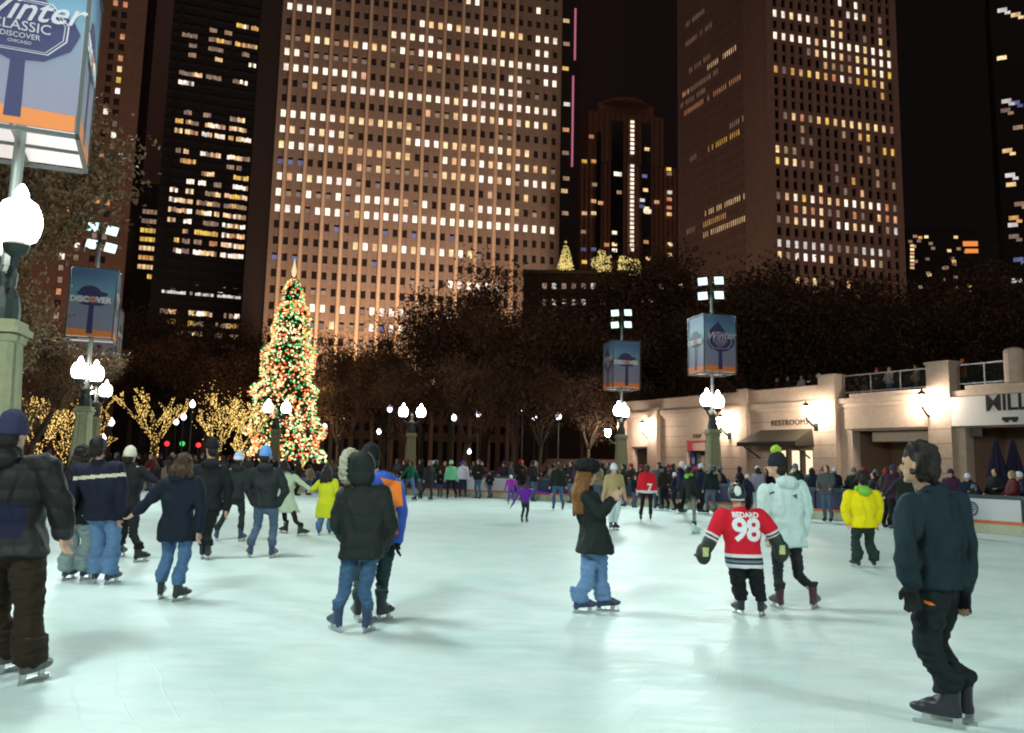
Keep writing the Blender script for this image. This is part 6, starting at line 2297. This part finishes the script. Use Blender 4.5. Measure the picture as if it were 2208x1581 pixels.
mid_('person in dark jacket skating behind the teal pullover man', 1948, 1150, 1015, 30, (blk, .9, 1), T(grn_blk), dict(hair=hair_dark), Hh=1.7, spread=6, arm=(25, 5))
# ---- crowd behind the boards
cols_ = [('black coat', (0.010, 0.010, 0.012)), ('dark brown coat', (0.028, 0.017, 0.013)), ('maroon coat', (0.098, 0.014, 0.021)), ('dark green coat', (0.010, 0.025, 0.018)), ('grey coat', (0.084, 0.084, 0.091)), ('navy coat', (0.014, 0.017, 0.042)), ('tan coat', (0.238, 0.182, 0.119)), ('plum coat', (0.049, 0.017, 0.042)), ('white coat', (0.350, 0.350, 0.350)), ('rust coat', (0.175, 0.056, 0.021))]
hats_ = [None, ('knit_maroon', (.3, .02, .04)), None, ('knit_grey', (.12, .17, .24)), None, ('knit_white', (.7, .74, .85)), None, ('knit_navy', (.05, .05, .12)), None, ('knit_orange', (.8, .2, .05))]
crowd = []
for i, (cn, cc) in enumerate(cols_):
    Hc_ = 1.7
    o = Vector((0, 0, -50))
    V_ = lambda x, y, z: Vector((x, y, z))
    aa = random.uniform(-.05, .15)
    J = dict(F=[V_(-.1, 0, 0), V_(.1, 0, 0)], S=[V_(-.18, 0, 1.4), V_(.18, 0, 1.4)], E=[V_(-.24 - aa, .05, 1.14), V_(.24, .08, 1.14)], W=[V_(-.2, .22, 1.02 + aa), V_(.18, .24, 1.0)], P=V_(0, 0, .93), H=V_(0, .02, 1.58), Hp=[V_(-.09, 0, .9), V_(.09, 0, .9)])
    hh = dict(hair=[hair_dark, hair_brown, hair_blond][i % 3])
    if hats_[i]:
        hh.update(hat='beanie', hm=C_(hats_[i][0], hats_[i][1]))
    rr_, _, _ = person('proto', J=J, yaw=0, H=1.72, top=dict(mat=C_('crowd_' + cn.replace(' ', '_'), cc), bulk=1.2, hem=.12, flare=1.05, hood='down' if i % 2 else None), legs=(blk if i % 2 else jean_d, 1.05, 1.1), head=hh, skates=None, lod=2, vox=.034, local=True, loc=(0, 0, 0), hands=False, name='spectator')
    crowd.append(rr_)
rng = random.Random(99)
zones = [(-200, 130, 'behind the nearest beanie'), (130, 420, 'under the golden trees'), (420, 760, 'before the christmas tree'), (760, 1000, 'right of the christmas tree'), (1000, 1200, 'behind the middle boards'), (1200, 1400, 'below the pavilion end'),
         (1400, 1560, 'in front of the poster window'), (1560, 1800, 'under the awning bay'), (1800, 2010, 'before the square pier bay'), (2010, 2300, 'by the closed parasols')]
used = [False] * len(crowd)
n_c = 0
spots_ = []
for k in range(len(BL) - 1):
    a, c_ = BL[k], BL[k + 1]
    d = (c_ - a)
    if d.length < .1:
        continue
    mx_, my_ = topix((a + c_) / 2 + Vector((0, 0, .9)))
    if a.y < 9 or mx_ < -150 or mx_ > 2320:
        continue
    n_ = Vector((-d.y, d.x, 0)).normalized()
    if n_.dot(Vector((0, 14, 0)) - a) > 0:
        n_ = -n_
    L = d.length
    for row, (off, dens) in enumerate(((.45, .66), (1.15, .5), (2.3, .36), (4.0, .26))):
        q = 0.0
        while q < L:
            q += .62 * rng.uniform(.8, 1.3)
            if rng.random() < dens:
                spots_.append((a + d.normalized() * q + n_ * (off + rng.uniform(-.15, .2)), n_, row))
col_by = lambda z: None
for p, n_, row in spots_:
    x_, y_ = topix(p + Vector((0, 0, 1.6)))
    zl = [z for z in zones if z[0] <= x_ < z[1]]
    if not zl or n_c > 215:
        continue
    if any((p - Vector((q.x, q.y, 0))).length < .75 for q in (pL2, pL3, pL4, pL5, pL6, pL7)):
        continue
    ci = rng.choices(range(10), (7, 4, 2, 3, 3, 4, 1.3, 2, 1, .8))[0]
    src = crowd[ci]
    c = src if not used[ci] else copy_tree(src)
    used[ci] = True
    c.location = (p.x, p.y, 0)
    face = math.atan2(-n_.y, -n_.x)
    c.rotation_euler = (0, 0, face - R(90) + rng.gauss(0, .7) + (math.pi if rng.random() < .25 else 0))
    s_ = rng.choice((1, 1, 1, .97, .93, 1.04, .75))
    c.scale = (s_ * 1.02, s_ * 1.02, s_)
    c['label'] = 'spectator in a %s %s %s' % (cols_[ci][0], ('at the boards', 'just behind the boards', 'well behind the boards', 'in the back row')[row], zl[0][2])
    c['category'] = 'person'
    c['group'] = 'spectators in %ss %s, row %d' % (cols_[ci][0], zl[0][2], row + 1)
    n_c += 1
# skaters keeping close to the boards, inside the rink
n_i = 0
for (x, foot) in ((870, 1071), (905, 1070), (948, 1073), (1030, 1076), (1056, 1075), (1125, 1079), (1150, 1082), (1232, 1086), (1246, 1092), (1290, 1092), (1345, 1093), (1368, 1096), (1418, 1098), (1455, 1102), (1470, 1106), (1512, 1106),
                  (1590, 1112), (1612, 1112), (1718, 1121), (1785, 1126), (1915, 1140), (1932, 1142), (2010, 1150), (640, 1070), (665, 1069), (745, 1072), (320, 1060), (350, 1062), (245, 1058)):
    q = ground(x, foot)
    ci = rng.choices(range(10), (8, 4, 1, 3, 2, 5, 1, 1, .4, .4))[0]
    c = copy_tree(crowd[ci]) if used[ci] else crowd[ci]
    used[ci] = True
    s_ = rng.choice((1, 1, .97, .72, .8, 1.03))
    c.location = (q.x, q.y, .02)
    c.rotation_euler = (0, 0, rng.uniform(0, 6.28))
    c.scale = (s_, s_, s_)
    zl = [z for z in zones if z[0] <= x < z[1]]
    c['label'] = '%s in a %s on the ice, %s' % ('child' if s_ < .9 else 'skater', cols_[ci][0], zl[0][2])
    c['category'] = 'person'
    c['group'] = 'skaters in %ss near the boards, %s' % (cols_[ci][0], zl[0][2])
    n_i += 1
# people on the pavilion terrace
for k, (x, y, ci, lb) in enumerate(((1645, 822, 2, 'spectator in a maroon coat on the terrace left of the others'), (1668, 818, 3, 'spectator in a dark green coat on the terrace above the awning'), (1697, 816, 8, 'spectator in a white coat on the terrace above the restroom sign'), (1734, 812, 5, 'spectator in a navy coat on the terrace by the square pier'),
                                   (1858, 800, 1, 'spectator in a dark brown coat behind the first terrace railing'), (1942, 770, 6, 'spectator in a tan coat tallest above the first terrace railing'), (1996, 765, 5, 'spectator in a navy coat on the terrace just left of the wide pier'), (2003, 762, 0, 'spectator in a black coat on the terrace above the wide pier'),
                                   (2041, 760, 9, 'spectator in a rust coat on the terrace above the wide pier right side'), (1885, 800, 8, 'spectator in a white coat behind the first terrace railing'))):
    u, z = FPv.uz(x, y)
    q = FPv.o + FPv.M @ Vector((u, -1.2, 0))
    c = copy_tree(crowd[ci]) if used[ci] else crowd[ci]
    used[ci] = True
    c.location = (q.x, q.y, 5.45)
    c.rotation_euler = (0, 0, R(110) + rng.gauss(0, .4))
    c.scale = (1, 1, 1)
    c['label'] = lb
    c['category'] = 'person'
    c['group'] = 'people on the pavilion terrace'
for k, u_ in enumerate(used):
    if not u_:
        for ch in list(crowd[k].children_recursive):
            bpy.data.objects.remove(ch)
        bpy.data.objects.remove(crowd[k])
